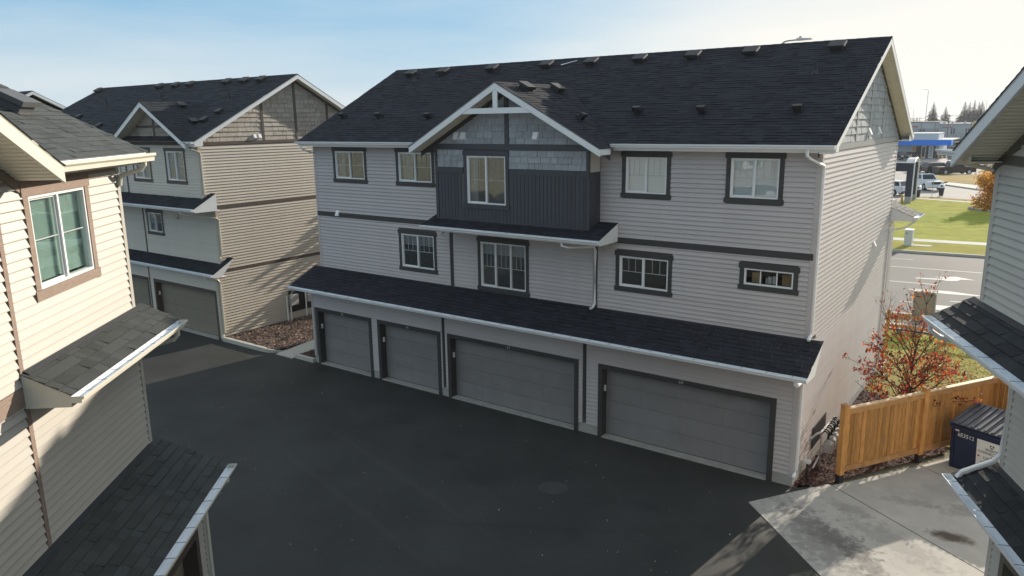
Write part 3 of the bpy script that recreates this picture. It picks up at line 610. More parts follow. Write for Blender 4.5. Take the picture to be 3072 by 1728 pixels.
# ------------------------------------------------------------------ second building in the row (taupe)
def build_taupe():
    th = thing('townhouse', 'taupe townhouse with brown trim and shingle-clad gable end, partly hidden behind the cream house', 'townhouse', (-24.28, 0, 0))
    W = 17.0
    FU = Fr(th, (0, -.57), (1, 0), (0, -1)); FM = Fr(th, (0, -.05), (1, 0), (0, -1)); FG = Fr(th, (0, -.29), (1, 0), (0, -1)); F0 = Fr(th, (0, 0), (1, 0), (0, -1)); FE = Fr(th, (0, 0), (0, 1), (1, 0))
    wu = [(-2.43, -1.10, 6.94, 8.18), (-5.16, -3.84, 6.94, 8.18), (-8.6, -7.3, 6.94, 8.18), (-12.5, -11.2, 6.94, 8.18)]; wm = (-5.48, -4.31, 4.43, 5.32)
    core(FU, -W, 0, 5.7, 8.5, [opc(*w) for w in wu]); siding(FU, -5.85, -.1, 6.2, 8.43, M_sidB, [op(*w) for w in wu]); siding(FU, -W, -5.98, 6.2, 8.43, M_sidB, [op(*w) for w in wu])
    FU.bd('divider_trim', M_trimB, -5.97, -5.86, 0, .03, 6.2, 8.4); FU.bd('corner_board', M_sidB, -.1, .02, 0, .03, 6.15, 8.43)
    for w in wu: window(FU, *w, M_trimB, cols=2, bar=.5, blind=('slats', .03, .97, 0), vb=2)
    core(FM, -W, 0, 3.2, 5.8, [opc(*wm)]); siding(FM, -5.82, -.1, 3.4, 5.7, M_sidB, [op(*wm)]); siding(FM, -W, -5.94, 3.4, 5.7, M_sidB)
    FM.bd('divider_trim', M_trimB, -5.93, -5.83, 0, .03, 3.4, 5.7); FM.bd('corner_board', M_sidB, -.1, .02, 0, .03, 3.3, 5.75); window(FM, *wm, M_trimB, cols=2, bar=.5, blind=('slats', .02, .5, 0)); wall_vent(FM, -2.96, 5.24, m=M_sidB, w=.2, h=.24)
    d = [(-5.2, -.13, '30'), (-10.8, -5.66, '29')]
    core(FG, -W, 0, -.1, 3.0, [(a+.1, b-.1, -.2, 2.1) for a, b, _ in d]); siding(FG, -W, -5.6, 2.23, 2.95, M_sidB); siding(FG, -5.5, -.1, 2.23, 2.95, M_sidB)
    siding(FG, -5.66+.003, -5.6, .2, 2.22, M_sidB); siding(FG, -5.5, -5.203, .2, 2.22, M_sidB); FG.bd('divider_trim', M_trimB, -5.6, -5.5, 0, .03, .25, 2.95)
    FG.bd('corner_board', M_sidB, -.125, .02, 0, .03, .1, 2.95)
    for a, b, n in d: garage_door(FG, a, b, 2.22, M_doorB, M_trimB, num=None)
    FG.bd('foundation', M_conc, -.128, .012, .001, .012, -.1, .098)
    def er(z):
        if z < 3.0: return (-.2, 9.4)
        if z < 3.13: return (-.2, -.19)
        if z < 5.75: return (.06, 9.4)
        if z < 5.9: return (0, 0)
        return (-.47, 9.4)
    core(FE, -.29, 9.5, -.1, 3.1, off=-.001); core(FE, -.05, 9.5, 3.1, 5.8, off=-.001); core(FE, -.57, 9.5, 5.8, 8.55, off=-.001); core(Fr(th, (0, 9.5), (1, 0), (0, 1)), -W, -.1, -.1, 8.5, m=M_sidB, name='back_wall')
    siding(FE, 0, 9, .18, 3.0, M_sidB, srange=er, name='end_siding_board', joints=4); siding(FE, 0, 9, 3.14, 5.74, M_sidB, srange=er, name='end_siding_board', joints=4); siding(FE, 0, 9, 5.91, 8.42, M_sidB, srange=er, name='end_siding_board', joints=4)
    FE.bd('foundation', M_conc, -.3, 9.5, .001, .012, -.1, .178)
    for s in (-.57, -.05, -.29): pass
    FE.bd('corner_board', M_sidB, -.598, -.48, 0, .03, 6.0, 8.42); FE.bd('corner_board', M_sidB, -.078, .05, 0, .03, 3.45, 5.7); FE.bd('corner_board', M_sidB, -.318, -.2, 0, .03, .1, 2.95)
    FE.bd('corner_board', M_sidB, 9.42, 9.5, 0, .03, .1, 8.4)
    FE.bd('band_board', M_trimB, -.3, 9.5, 0, .034, 5.75, 5.9); FE.bd('band_board', M_trimB, .1, 9.5, 0, .034, 3.0, 3.135); FE.bd('band_board', M_trimB, -.55, 9.5, 0, .036, 8.43, 8.56)
    sl = .524
    def gr(z): t = (z-8.46)/sl-.95; return (max(-.5, t), min(9.45, 8.94-t))
    vb = [(2.6, 2.72), (4.42, 4.54), (6.3, 6.42)]
    shakes(FE, 8.565, 11.25, gr, M_shakeB, cuts=[(a, b, 8, 12) for a, b in vb], h=.2, wmin=.22, wmax=.5)
    q = MB(); q.prism([(-.03, -.5, 8.5), (-.03, 9.4, 8.5), (-.03, 4.47, 11.3)], [(-.1, -.5, 8.5), (-.1, 9.4, 8.5), (-.1, 4.47, 11.3)]); q.build('gable_wall', M_core, th)
    for a, b in vb: m_ = (a+b)/2; FE.bd('gable_batten', M_trimB, a, b, 0, .034, 8.565, 8.44+min(m_+.95, 9.89-m_)*sl)
    for a in (-.95, 9.89): rake(FE, a, 8.62, 4.47, 11.46, .002, .036, .12, M_trimB, 'frieze_board', drop=.19)
    gable_end(FE, -.95, 4.47, 9.89, 8.62, 11.46, 0, .4, M_white, M_soffit)
    q = MB(); FE.box(q, -.97, -.6, .03, .372, 8.40, 8.43); q.build('soffit', M_white, th)
    q = MB(); pr = [(-.95, 8.43), (-.55, 8.43), (-.55, 8.62), (-.95, 8.45)]; q.prism([FE.p(s, .35, z) for s, z in pr], [FE.p(s, .371, z) for s, z in pr]); q.build('cheek_board', M_white, th)
    wall_vent(FE, 2.2, 8.74); wall_vent(FE, 2.45, 8.74)
    main_roof(F0, -W-.4, .4, .95, 8.62, -4.47, 11.46, -9.89, M_shB, M_white, exp=.17, joinw=(.25, .5))
    for a, b in ((-.55, .375), (-12, -6.35)): eave_board(F0, a, b, .95, 8.62, .57, M_white, 8.4); gutter(F0, a, b+.02, .952, 8.6, M_white, hangers=False)
    pent(F0, -W-.3, .37, .2, 6.45, 1.24, 5.9, .05, M_shB, M_white, hangers=False); pent(F0, -W-.3, .37, -.35, 3.62, .68, 3.06, .29, M_shB, M_white, hangers=False)
    q = MB(); FE.box(q, -.9, -.3, .03, .36, 5.72, 5.74); FE.box(q, -.55, -.05, .03, .36, 2.88, 2.9); q.build('soffit', M_white, th)
    dormer(F0, -3.18, 3.1, 8.53, 10.27, 1.1, 3.0, M_shB, M_white, M_soffit, M_trimB)
    FU.bd('band_board', M_trimB, -6.1, -.1, 0, .036, 8.43, 8.57); FU.bd('band_board', M_trimB, -4.6, -1.8, 0, .034, 9.17, 9.27); FU.bd('gable_batten', M_trimB, -3.24, -3.12, 0, .036, 8.575, 9.165); FU.bd('gable_batten', M_trimB, -3.24, -3.12, 0, .036, 9.275, 9.9)
    shakes(FU, 8.575, 10.0, lambda z: (-3.18-(10.08-z)/.56, -3.18+(10.08-z)/.56), M_shakeB, cuts=[(-3.25, -3.11, 8, 11)], h=.2)
    q = MB(); q.prism([(-5.6, -.55, 8.5), (-.6, -.55, 8.5), (-3.18, -.55, 10.0)], [(-5.6, -.5, 8.5), (-.6, -.5, 8.5), (-3.18, -.5, 10.0)]); q.build('gable_wall', M_core, th)
    for X in (-46.76, -45.37, -43.92, -41.11, -34.56, -33.03, -31.71, -28.56, -27.18, -25.89): 
        y = 4.0
        if X+24.28 > -17: roof_vent(F0, X+24.28, -y, 8.62+sl*(y+.95), -sl, th)
    for X, y in [(-37.71, 1.15), (-33.83, .24), (-25.25, 1.23), (-25.37, .57)]: roof_vent(F0, X+24.28, -y, 8.62+sl*(y+.95), -sl, th, k=.8)
    for X, y in [(-37.22, 2.37), (-32.15, 2.6), (-25.89, 2.22)]:
        q = MB(); z = 8.62+sl*(y+.95); q.tube([(X+24.28, y, z-.03), (X+24.28, y, z+.35)], .045, 8); q.tube([(X+24.28, y, z-.02), (X+24.28, y, z+.1)], [.13, .055], 8); q.build('vent_pipe', M_vent, th)
    Fd = Fr(th, (-3.18, 0), (0, 1), (1, 0))
    for y, n in ((.6, .35), (.3, 1.6)): roof_vent(Fd, y, n, 10.27-.561*n, -.561, th, k=.8)
    downspout(th, [(-.1, -1.0, 8.5), (-.1, -1.0, 8.36), (-.02, -.85, 8.28), (.05, -.55, 8.15), (.06, -.52, 8.0), (.06, -.52, 6.4), (.05, -.6, 6.3)], M_cream)
    downspout(th, [(-.6, -1.3, 5.82), (-.6, -1.3, 5.68), (-.5, -1.15, 5.6), (.06, -.1, 5.38), (.07, 0, 5.3), (.07, 0, 3.75), (.06, -.08, 3.65)], M_cream)
    downspout(th, [(-.2, -.74, 2.98), (-.2, -.74, 2.84), (-.15, -.62, 2.78), (.06, -.3, 2.72), (.07, -.22, 2.62), (.07, -.22, .35), (.08, -.32, .22)], M_cream)
    downspout(th, [(-6.45, -.62, 8.4), (-6.45, -.62, 6.3)], M_cream)
    q = MB(); q.box(.02, .05, 3.3, 4.7, .5, 1.55); q.build('meter_board', M_dark, th)
    flush_siding(th)
build_taupe()

# ------------------------------------------------------------------ near left building (cream)
def build_cream():
    A = .697; th = thing('townhouse', 'cream townhouse nearest on the left, mocha window trim, open gutters over grey shingled pent roofs', 'townhouse', (-7.919, -12.206, 0), A+math.pi/2)
    F = Fr(th, (0, 0), (1, 0), (0, -1)); L = -22
    w = (-2.70, -1.19, 7.14, 8.38)
    core(F, L, 0, 3.0, 8.75, [opc(*w)]); siding(F, -3.37, -.09, 6.24, 8.64, M_sidC, [op(*w)], joints=0); siding(F, -3.37, -.09, 3.78, 5.79, M_sidC)
    siding(F, -9.5, -3.465, 6.05, 8.64, M_sidC); siding(F, -9.5, -3.465, 3.78, 5.80, M_sidC)
    q = MB(); F.box(q, L, -9.5, 0, .015, 3.78, 8.64); q.build('plain_siding', M_sidC, th)
    F.bd('divider_trim', M_trimC, -3.46, -3.375, 0, .034, 3.74, 8.64)
    F.bd('band_board', M_trimC, -9.5, -3.465, 0, .036, 5.80, 6.04)
    F.bd('corner_board', M_sidC, -.085, .02, 0, .034, 3.74, 8.66)
    F.bd('frieze_board', M_trimC, -3.37, -.09, .017, .03, 8.55, 8.66)
    window(F, *w, M_trimC, cols=2, bar=.52, vb=0, blind=('slats', .03, .97, .06), glass=M_glassC, head=.17, side=.12)
    FE = Fr(th, (0, 0), (0, 1), (1, 0)); core(FE, 0, 10, 3, 8.7, m=M_sidC, name='end_wall'); core(FE, -.76, 10, -.1, 3.1, m=M_sidC, name='end_wall')
    core(Fr(th, (0, 10), (1, 0), (0, 1)), L, -.1, -.1, 8.5); 
    q = MB(); FE2 = FE; q.prism([(-.02, .1, 8.7), (-.02, 9.9, 8.7), (-.02, 5.1, 11.4)], [(-.1, .1, 8.7), (-.1, 9.9, 8.7), (-.1, 5.1, 11.4)]); q.build('gable_wall', M_sidC, th)
    # garage storey
    FG = Fr(th, (0, -.76), (1, 0), (0, -1)); core(FG, L, 0, -.1, 3.05, [(-5.3, -.5, -.2, 2.1)]); siding(FG, -6, -.1, 2.25, 3.04, M_sidC); siding(FG, -.38, -.1, .25, 2.25, M_sidC)
    FG.bd('corner_board', M_sidC, -.095, .02, 0, .032, .0, 3.04); garage_door(FG, -5.5, -.39, 2.25, M_doorB, M_trimB)
    pent(F, -3.46, .30, 0, 6.23, .60, 5.925, 0, M_shC, M_cream, joined=False, hang=.42, flash=M_shD)
    pent(F, -5.2, .17, 0, 3.78, 1.235, 3.21, .76, M_shC, M_cream, joined=False, hang=.42, flash=M_shD, cheeks=(False, True))
    pent(F, L, -5.23, 0, 3.78, 1.235, 3.21, .76, M_shC, M_cream, joined=True, hang=.6, cheeks=(True, False), hangers=False)
    main_roof(F, L, .40, .35, 8.84, -5.1, 11.62, -10.4, M_shC, M_white, gap=(-9.83, -2.89))
    eave_board(F, -2.75, .375, .35, 8.84, 0, M_cream, 8.64); gutter(F, -2.78, .40, .352, 8.81, M_cream, hang=.42, h=.13)
    rake(FE, -.35, 8.82, 5.1, 11.60, .372, .40, .19, M_cream); rake(FE, 10.4, 8.82, 5.1, 11.6, .372, .4, .19, M_cream)
    dormer(F, -6.36, 3.49, 8.78, 10.62, .62, 3.4, M_shC, M_cream, M_soffit, M_trimC, indiv=1)
    q = MB(); q.prism([F.p(-9.3, -.02, 8.6), F.p(-3.4, -.02, 8.6), F.p(-6.36, -.02, 10.3)], [F.p(-9.3, -.1, 8.6), F.p(-3.4, -.1, 8.6), F.p(-6.36, -.1, 10.3)]); q.build('gable_wall', M_sidC, th)
    sl = .51; roof_vent(F, -.85, -1.0, 8.84+sl*1.35, -sl, th, k=1.15, m=mat('weathered_vent', (.09, .09, .09), .5))
    downspout(th, [(.12, -.42, 8.72), (.12, -.42, 8.62), (.1, -.36, 8.54), (.04, -.12, 8.48), (-.02, -.06, 8.44), (-.04, -.05, 8.3)], M_cream, w=.042)
    downspout(th, [(.08, -.66, 5.82), (.08, -.66, 5.7), (.06, -.6, 5.62), (.03, -.3, 5.55), (.06, .05, 5.5), (.06, .08, 5.3), (.06, .08, 4)], M_cream, w=.042)
    downspout(th, [(-.1, -1.3, 3.1), (-.1, -1.3, 3.0), (-.1, -1.2, 2.9), (.03, -.84, 2.8), (.05, -.8, 2.7), (.05, -.8, .2)], M_cream, w=.042)
    flush_siding(th)
build_cream()

# ------------------------------------------------------------------ near right building (slate)
def build_slate():
    A = .433; th = thing('townhouse', 'slate-green sided townhouse at the right edge with white-edged gable overhang and dark pent roofs', 'townhouse', (3.884, -4.684, 0), A-math.pi/2)
    F = Fr(th, (0, 0), (1, 0), (0, -1)); FM = Fr(th, (0, .61), (1, 0), (0, -1)); L = 22
    core(F, 0, L, 5.7, 8.7); siding(F, .11, 7, 6.36, 8.52, M_sidD); F.bd('corner_board', M_sidD, -.02, .11, 0, .032, 6.3, 8.52)
    F.bd('band_board', M_trimD, -.05, 7, 0, .04, 8.52, 8.66)
    core(FM, 0, L, 3.2, 5.9); siding(FM, .11, 7, 3.55, 5.82, M_sidD); FM.bd('corner_board', M_sidD, -.02, .11, 0, .032, 3.45, 5.82)
    core(FM, 0, L, -.1, 3.1, [(.55, 5.3, -.2, 2.1)]); siding(FM, .11, 7, 2.28, 3.05, M_sidD); siding(FM, .11, .45, .25, 2.28, M_sidD); FM.bd('corner_board', M_sidD, -.02, .11, 0, .032, 0, 3.05)
    garage_door(FM, .45, 5.4, 2.28, M_doorB, M_trimD)
    FE = Fr(th, (0, 0), (0, 1), (-1, 0)); core(FE, .0, 10, 5.6, 8.6, m=M_sidD, name='end_wall'); core(FE, .61, 10, -.1, 5.8, m=M_sidD, name='end_wall'); core(Fr(th, (0, 10), (1, 0), (0, 1)), .1, L, -.1, 8.5)
    pent(F, -.32, 5, 0, 6.34, .58, 6.02, -.61, M_shD, M_white, joined=False, hang=.5, flash=M_vent)
    pent(FM, -.32, 5, 0, 3.54, .60, 3.21, -.0, M_shD, M_white, joined=False, hang=.5, flash=M_vent)
    main_roof(F, -.70, L, .5, 8.74, -4.9, 11.5, -10.3, M_shD, M_white, gap=(-.12, 6.83))
    eave_board(F, -.68, .2, .5, 8.74, 0, M_cream, 8.5); gutter(F, -.80, .0, .502, 8.71, M_white, hangers=False)
    rake(FE, -.5, 8.72, 4.9, 11.48, .672, .70, .19, M_white); q = MB(); q.prism([(.02, .0, 8.6), (.02, 9.9, 8.6), (.02, 4.9, 11.3)], [(.1, 0, 8.6), (.1, 9.9, 8.6), (.1, 4.9, 11.3)]); q.build('gable_wall', M_sidD, th)
    dormer(F, 3.36, 3.49, 8.68, 10.56, .64, 3.3, M_shD, M_white, M_soffit, M_trimD, indiv=-1)
    siding(F, 0, 7, 8.66, 10.3, M_sidD, srange=lambda z: (3.36-(10.36-z)/.54, min(3.36+(10.36-z)/.54, 4)))
    q = MB(); q.prism([F.p(.1, -.02, 8.6), F.p(6.6, -.02, 8.6), F.p(3.36, -.02, 10.2)], [F.p(.1, -.1, 8.6), F.p(6.6, -.1, 8.6), F.p(3.36, -.1, 10.2)]); q.build('gable_wall', M_core, th)
    # downspouts
    downspout(th, [(-.2, -.64, 5.9), (-.2, -.64, 5.78), (-.17, -.5, 5.68), (-.08, .3, 5.5), (-.05, .58, 5.42), (-.05, .6, 5.3), (-.05, .6, 3.75), (-.06, .5, 3.6), (-.12, .3, 3.46), (-.16, .08, 3.32), (-.16, .02, 3.22)], w=.045)
    q = MB(); q.tube([(-.22, -.5, 8.62), (-.2, -.4, 8.5), (-.08, .02, 8.4), (-.06, .1, 8.3), (-.06, .12, 6.5)], .036, 8); q.build('downspout', M_cream, th)
    flush_siding(th)
build_slate()

# ------------------------------------------------------------------ third building in the row, far left
def build_third():
    th = thing('townhouse', 'distant townhouse whose white-edged gable peeps over the taupe roof at far left', 'townhouse', (-47, 0, 0))
    F0 = Fr(th, (0, 0), (1, 0), (0, -1)); FE = Fr(th, (0, 0), (0, 1), (1, 0))
    q = MB(); q.box(-16, 0, -2.0, 7.4, -.1, 8.4); q.build('wall', M_sidB, th)
    q = MB(); q.prism([(0, -2, 8.4), (0, 7.4, 8.4), (0, 2.7, 10.9)], [(-.1, -2, 8.4), (-.1, 7.4, 8.4), (-.1, 2.7, 10.9)]); q.build('gable_wall', M_trimB, th)
    main_roof(F0, -16.4, .4, 2.7, 8.62, -2.7, 11.43, -8.1, M_shB, M_white, exp=.3, joinw=(.5, .9)); gable_end(FE, -2.7, 2.7, 8.1, 8.62, 11.43, 0, .4, M_white, M_soffit)
build_third()

# ------------------------------------------------------------------ ground surfaces
def sheet(name, pts, z, m, kind='structure', thick=0.0, parent=None, uneven=None):
    mb = MB()
    if thick: mb.prism([(x, y, z-thick) for x, y in pts], [(x, y, z) for x, y in pts])
    else: mb.poly([(x, y, z) for x, y in pts])
    o = mb.build(name, m, parent, recalc=bool(thick))
    if not thick:
        for p in o.data.polygons:
            if p.normal.z < 0: p.flip()
    return tag(o, kind=kind) if kind else o
def blobmat(name, col, rough, blobs, ns, na, bump, bs, spec=.5, streak=None):
    m = bpy.data.materials.new(name); m.use_nodes = True; N = m.node_tree.nodes; L = m.node_tree.links; b = N['Principled BSDF']; b.inputs['Roughness'].default_value = rough; b.inputs['Specular IOR Level'].default_value = spec
    t = N.new('ShaderNodeTexCoord'); n = N.new('ShaderNodeTexNoise'); n.inputs['Scale'].default_value = ns; n.inputs['Detail'].default_value = 8; n.inputs['Roughness'].default_value = .65; L.new(t.outputs['Object'], n.inputs['Vector'])
    mr = N.new('ShaderNodeMapRange'); mr.inputs[1].default_value = .3; mr.inputs[2].default_value = .7; L.new(n.outputs['Fac'], mr.inputs[0])
    x = N.new('ShaderNodeMix'); x.data_type = 'RGBA'; x.inputs['A'].default_value = tuple(v*(1-na) for v in col)+(1,); x.inputs['B'].default_value = tuple(v*(1+na) for v in col)+(1,); L.new(mr.outputs[0], x.inputs['Factor']); cur = x.outputs['Result']
    w = N.new('ShaderNodeTexNoise'); w.inputs['Scale'].default_value = 4.6; w.inputs['Detail'].default_value = 6; w.inputs['Roughness'].default_value = .7; L.new(t.outputs['Object'], w.inputs['Vector'])
    for (cx, cy, rx, ry, ang, amt, c, wob) in blobs:
        mp = N.new('ShaderNodeMapping'); mp.vector_type = 'TEXTURE'; mp.inputs['Location'].default_value = (cx, cy, 0); mp.inputs['Rotation'].default_value = (0, 0, ang); mp.inputs['Scale'].default_value = (rx, ry, 1)
        L.new(t.outputs['Object'], mp.inputs[0]); ln = N.new('ShaderNodeVectorMath'); ln.operation = 'LENGTH'; L.new(mp.outputs[0], ln.inputs[0])
        ma = N.new('ShaderNodeMath'); ma.operation = 'MULTIPLY_ADD'; ma.inputs[1].default_value = wob; L.new(w.outputs['Fac'], ma.inputs[0]); L.new(ln.outputs['Value'], ma.inputs[2])
        m2 = N.new('ShaderNodeMapRange'); m2.inputs[1].default_value = 1.0+wob*.5; m2.inputs[2].default_value = .45+wob*.5; m2.inputs[3].default_value = 0; m2.inputs[4].default_value = amt; L.new(ma.outputs[0], m2.inputs[0])
        y = N.new('ShaderNodeMix'); y.data_type = 'RGBA'; L.new(m2.outputs[0], y.inputs['Factor']); L.new(cur, y.inputs['A']); y.inputs['B'].default_value = (*c, 1); cur = y.outputs['Result']
    L.new(cur, b.inputs['Base Color'])
    n2 = N.new('ShaderNodeTexNoise'); n2.inputs['Scale'].default_value = bs; n2.inputs['Detail'].default_value = 3; L.new(t.outputs['Object'], n2.inputs['Vector']); bp = N.new('ShaderNodeBump'); bp.inputs['Strength'].default_value = bump; bp.inputs['Distance'].default_value = .01; L.new(n2.outputs['Fac'], bp.inputs['Height']); L.new(bp.outputs[0], b.inputs['Normal'])
    return m
M_gnd = mat('far_ground', (.22, .20, .13), .95, .02, .25)
M_asph = blobmat('fresh_asphalt', (.034, .034, .032), .7, [(-8.44, -3.59, .42, .2, .3, .6, (.022, .022, .023), 1.2), (-6.87, -4.34, .5, .2, -.2, .6, (.02, .02, .021), 1.2), (-7.2, -3.0, .6, .3, 0, .35, (.03, .028, .024), 1.5),
    (-12, -6, 3.5, 1.2, .5, .3, (.055, .055, .055), 1.5), (-9, -5.2, 6, .13, -.25, .4, (.055, .054, .052), .9), (-9.3, -6.9, 6, .13, -.25, .35, (.055, .054, .052), .9), (-4.5, -5.5, 3.5, .12, .5, .35, (.018, .018, .018), .9), (-14.5, -3.2, 1.0, .35, .1, .45, (.02, .02, .021), 2.0), (-11.2, -2.4, .5, .3, .4, .4, (.018, .018, .019), 1.8), (-2.6, -3.0, .5, .25, 0, .45, (.02, .02, .02), 1.8), (-3, -8, 3, 2, .2, .25, (.028, .028, .030), 1.5)], .45, .34, .4, 130, spec=.4)
M_concS = blobmat('stained_concrete', (.41, .385, .35), .85, [(1.2, -2.2, 1.9, .8, -.75, .55, (.16, .15, .14), 3.4), (2.6, -1.4, 1.5, .5, -.5, .4, (.17, .16, .15), 3.4), (4.0, 1.2, 1.2, .35, .6, .35, (.16, .15, .14), 3.0), (1.64, -2.0, .95, .45, -.5, .62, (.10, .09, .085), 2.6), (.9, -1.7, 1.1, .4, -.8, .45, (.13, .12, .115), 3.0), (2.3, -2.6, 1.2, .35, -.9, .5, (.12, .11, .105), 3.0), (1.5, -.4, .8, .3, -.3, .4, (.15, .14, .13), 2.6), (3.62, -.46, .55, .28, .1, .9, (.06, .035, .022), 1.3), (2.7, .8, .9, .2, .2, .35, (.16, .15, .145), 2.4), (.3, -.9, .7, .5, -.5, .3, (.17, .16, .155), 2.5), (3.2, 1.6, 1.6, .6, .8, .25, (.2, .19, .18), 2.0)], 1.3, .13, .35, 90)
M_lawn = blobmat('lawn_grass', (.30, .30, .055), 1.0, [(3, 8, 9, 9, 0, .75, (.30, .25, .12), 1.0), (-2, 41, 30, 2.6, .1, .55, (.30, .24, .07), 1.8), (-1, 60, 9, 5, .3, .35, (.19, .25, .04), 2.2), (1, 50, 10, 2.5, .1, .35, (.30, .28, .07), 2.2)], .8, .25, 1.0, 12, spec=.05)
M_dry = blobmat('dry_grass', (.36, .26, .10), 1.0, [], .3, .25, 1.0, 20, spec=.08)
M_road = blobmat('worn_asphalt', (.12, .112, .105), .85, [], .25, .1, .4, 60)
M_lot = blobmat('pale_pavement', (.26, .24, .225), .85, [], .08, .12, .3, 20)
M_walk = blobmat('sidewalk_concrete', (.45, .43, .38), .85, [], 1.0, .1, .3, 60)
M_paint = mat('road_paint', (.46, .44, .41), .7, 8, .12)
M_mulch = mat('mulch_bark', (.10, .060, .045), .95, 14, .4, .8, 60, tint=.55)

sheet('ground', [(-1500, -1500), (1500, -1500), (1500, 1500), (-1500, 1500)], -.06, M_gnd)
sheet('courtyard', [(-70, -60), (40, -60), (40, 4.5), (1.4, .75), (.77, .3), (-70, .3)], -.0, M_asph)
# concrete apron: separate slabs with open joints
ap = [[(-.62, -1.44), (.74, .62), (.83, .6), (9.0, -4.6), (9.0, -9.0), (4.4, -6.35), (1.62, -3.62)],
      [(.86, .62), (2.52, 3.1), (9.0, -.92), (9.0, -4.57)], [(2.54, 3.13), (4.4, 6.3), (9.0, 6.3), (9.0, -.89)]]
for pts in ap: sheet('concrete_slab', pts, .012, M_concS, thick=.05)
def RY(x, y): return (x, y+.10*x)
sheet('lawn', [(.05, 7.5), (1.4, 5.0), (3.2, 4.9), (4.1, 6.1), (40, 6.1), (40, 17.2), (-30, 17.2), (-30, 13), (.05, 13)], -.012, M_lawn)
sheet('footpath', [(-40, 17.6), (40, 17.6), (40, 18.7), (-40, 18.7)], -.004, M_walk)
sheet('road', [RY(-300, 20.4), RY(300, 20.4), RY(300, 39.2), RY(-300, 39.2)], 0.0, M_road)
sheet('curb', [RY(-100, 39.2), RY(100, 39.2), RY(100, 39.42), RY(-100, 39.42)], .15, M_walk, thick=.2)
sheet('curb', [RY(-100, 20.2), RY(100, 20.2), RY(100, 20.4), RY(-100, 20.4)], .12, M_walk, thick=.2)
sheet('verge', [RY(-100, 39.42), RY(100, 39.42), RY(100, 43.9), RY(-100, 43.9)], .14, M_lawn)
sheet('sidewalk', [RY(-100, 43.9), RY(100, 43.9), RY(100, 45.3), RY(-100, 45.3)], .15, M_walk)
sheet('lawn', [RY(-6.6, 45.3), (100, 55.3), (100, 66), (-1.6, 74.3), (-7.65, 76.3), (-8.9, 74.0), (-9.2, 68.5), (-7.9, 62)], .14, M_lawn)
sheet('sidewalk', [(-8.4, 76.4), (-1.6, 74.1), (100, 60), (100, 61), (-1.6, 75.1), (-8.2, 77.2)], .15, M_walk)
sheet('lawn', [(-8.2, 77.2), (-1.6, 75.1), (100, 61), (100, 63), (-1.6, 77.7), (-7.7, 79.3)], .13, M_dry)
sheet('parking_lot', [(-400, 48), (-9.5, 48), (-9.5, 76), (300, 52), (300, 340), (-400, 340)], -.03, M_lot)
sheet('curb', [(-9.3, 99.5), (-8.07, 98.83), (-2.9, 91.8), (60, 40), (61, 41), (-2.4, 92.6), (-7.9, 99.4)], .13, M_walk, thick=.16)
sheet('sidewalk', [(-7.9, 99.4), (-2.4, 92.6), (60, 41.5), (62, 46), (-2.9, 97.9), (-7.7, 102.6)], .12, M_walk)
sheet('island', [(-10.5, 101.5), (-7.7, 102.6), (-2.9, 97.9), (60, 46), (60, 110), (-3.0, 120.5), (-9.2, 117.6), (-11.5, 115)], .16, M_dry)
sheet('curb', [(-9.2, 117.6), (-3.0, 120.5), (60, 110), (60, 111), (-3.0, 121.5), (-9.3, 118.6)], .17, M_walk, thick=.2)
sheet('road', [(-400, 318), (300, 318), (300, 332), (-400, 332)], .0, M_lot)
sheet('snow_grey_verge', [(-400, 333), (300, 333), (300, 345), (-400, 345)], .05, M_dry) if False else sheet('verge', [(-400, 333), (300, 333), (300, 345), (-400, 345)], .05, M_dry)
# road paint
def paint(pts): return sheet('lane_marking', pts, .006, M_paint)
paint([(-14, 35.0), (-2.45, 36.12), (-2.45, 36.24), (-14, 35.12)])
paint([(-40, 29.2), (14, 34.75), (14, 34.9), (-40, 29.35)])
paint([(-14, 26.9), (-.16, 28.45), (-.16, 28.62), (-14, 27.07)])
paint([(-1.45, 30.07), (-.3, 30.42), (-.02, 30.72), (-.62, 30.78), (.45, 31.5), (1.49, 30.93), (.77, 30.78), (.66, 30.3), (.40, 30.08), (.1, 29.98), (-.2, 30.05), (-1.41, 29.8)])
paint([(-1.3, 26.62), (-.7, 26.68), (-.2, 26.96), (.66, 27.04), (2.15, 26.74), (2.1, 26.62), (.51, 26.28), (-.57, 26.38), (-1.27, 26.44)])
paint([(-1.2, 23.2), (-.1, 23.32), (-.1, 23.46), (-1.2, 23.34)]); paint([(.9, 24.5), (4.5, 24.9), (4.5, 25.05), (.9, 24.65)])
paint([(.36, 22.25), (4.3, 22.6), (4.3, 23.7), (.36, 23.3)])
for i in range(7): x = -8.6+i*.95; paint([(x, 138.5-i*.1), (x+.45, 138.5-i*.1), (x+1.2, 146.2), (x+.75, 146.2)])
for y in (134.6, 129.0): paint([(-12, y-1.5), (2, y+1.5), (2, y+1.9), (-12, y-1.1)])
for i in range(5): paint([(-18+i*2.6, 149), (-17.7+i*2.6, 149), (-15.2+i*2.6, 154), (-15.5+i*2.6, 154)])
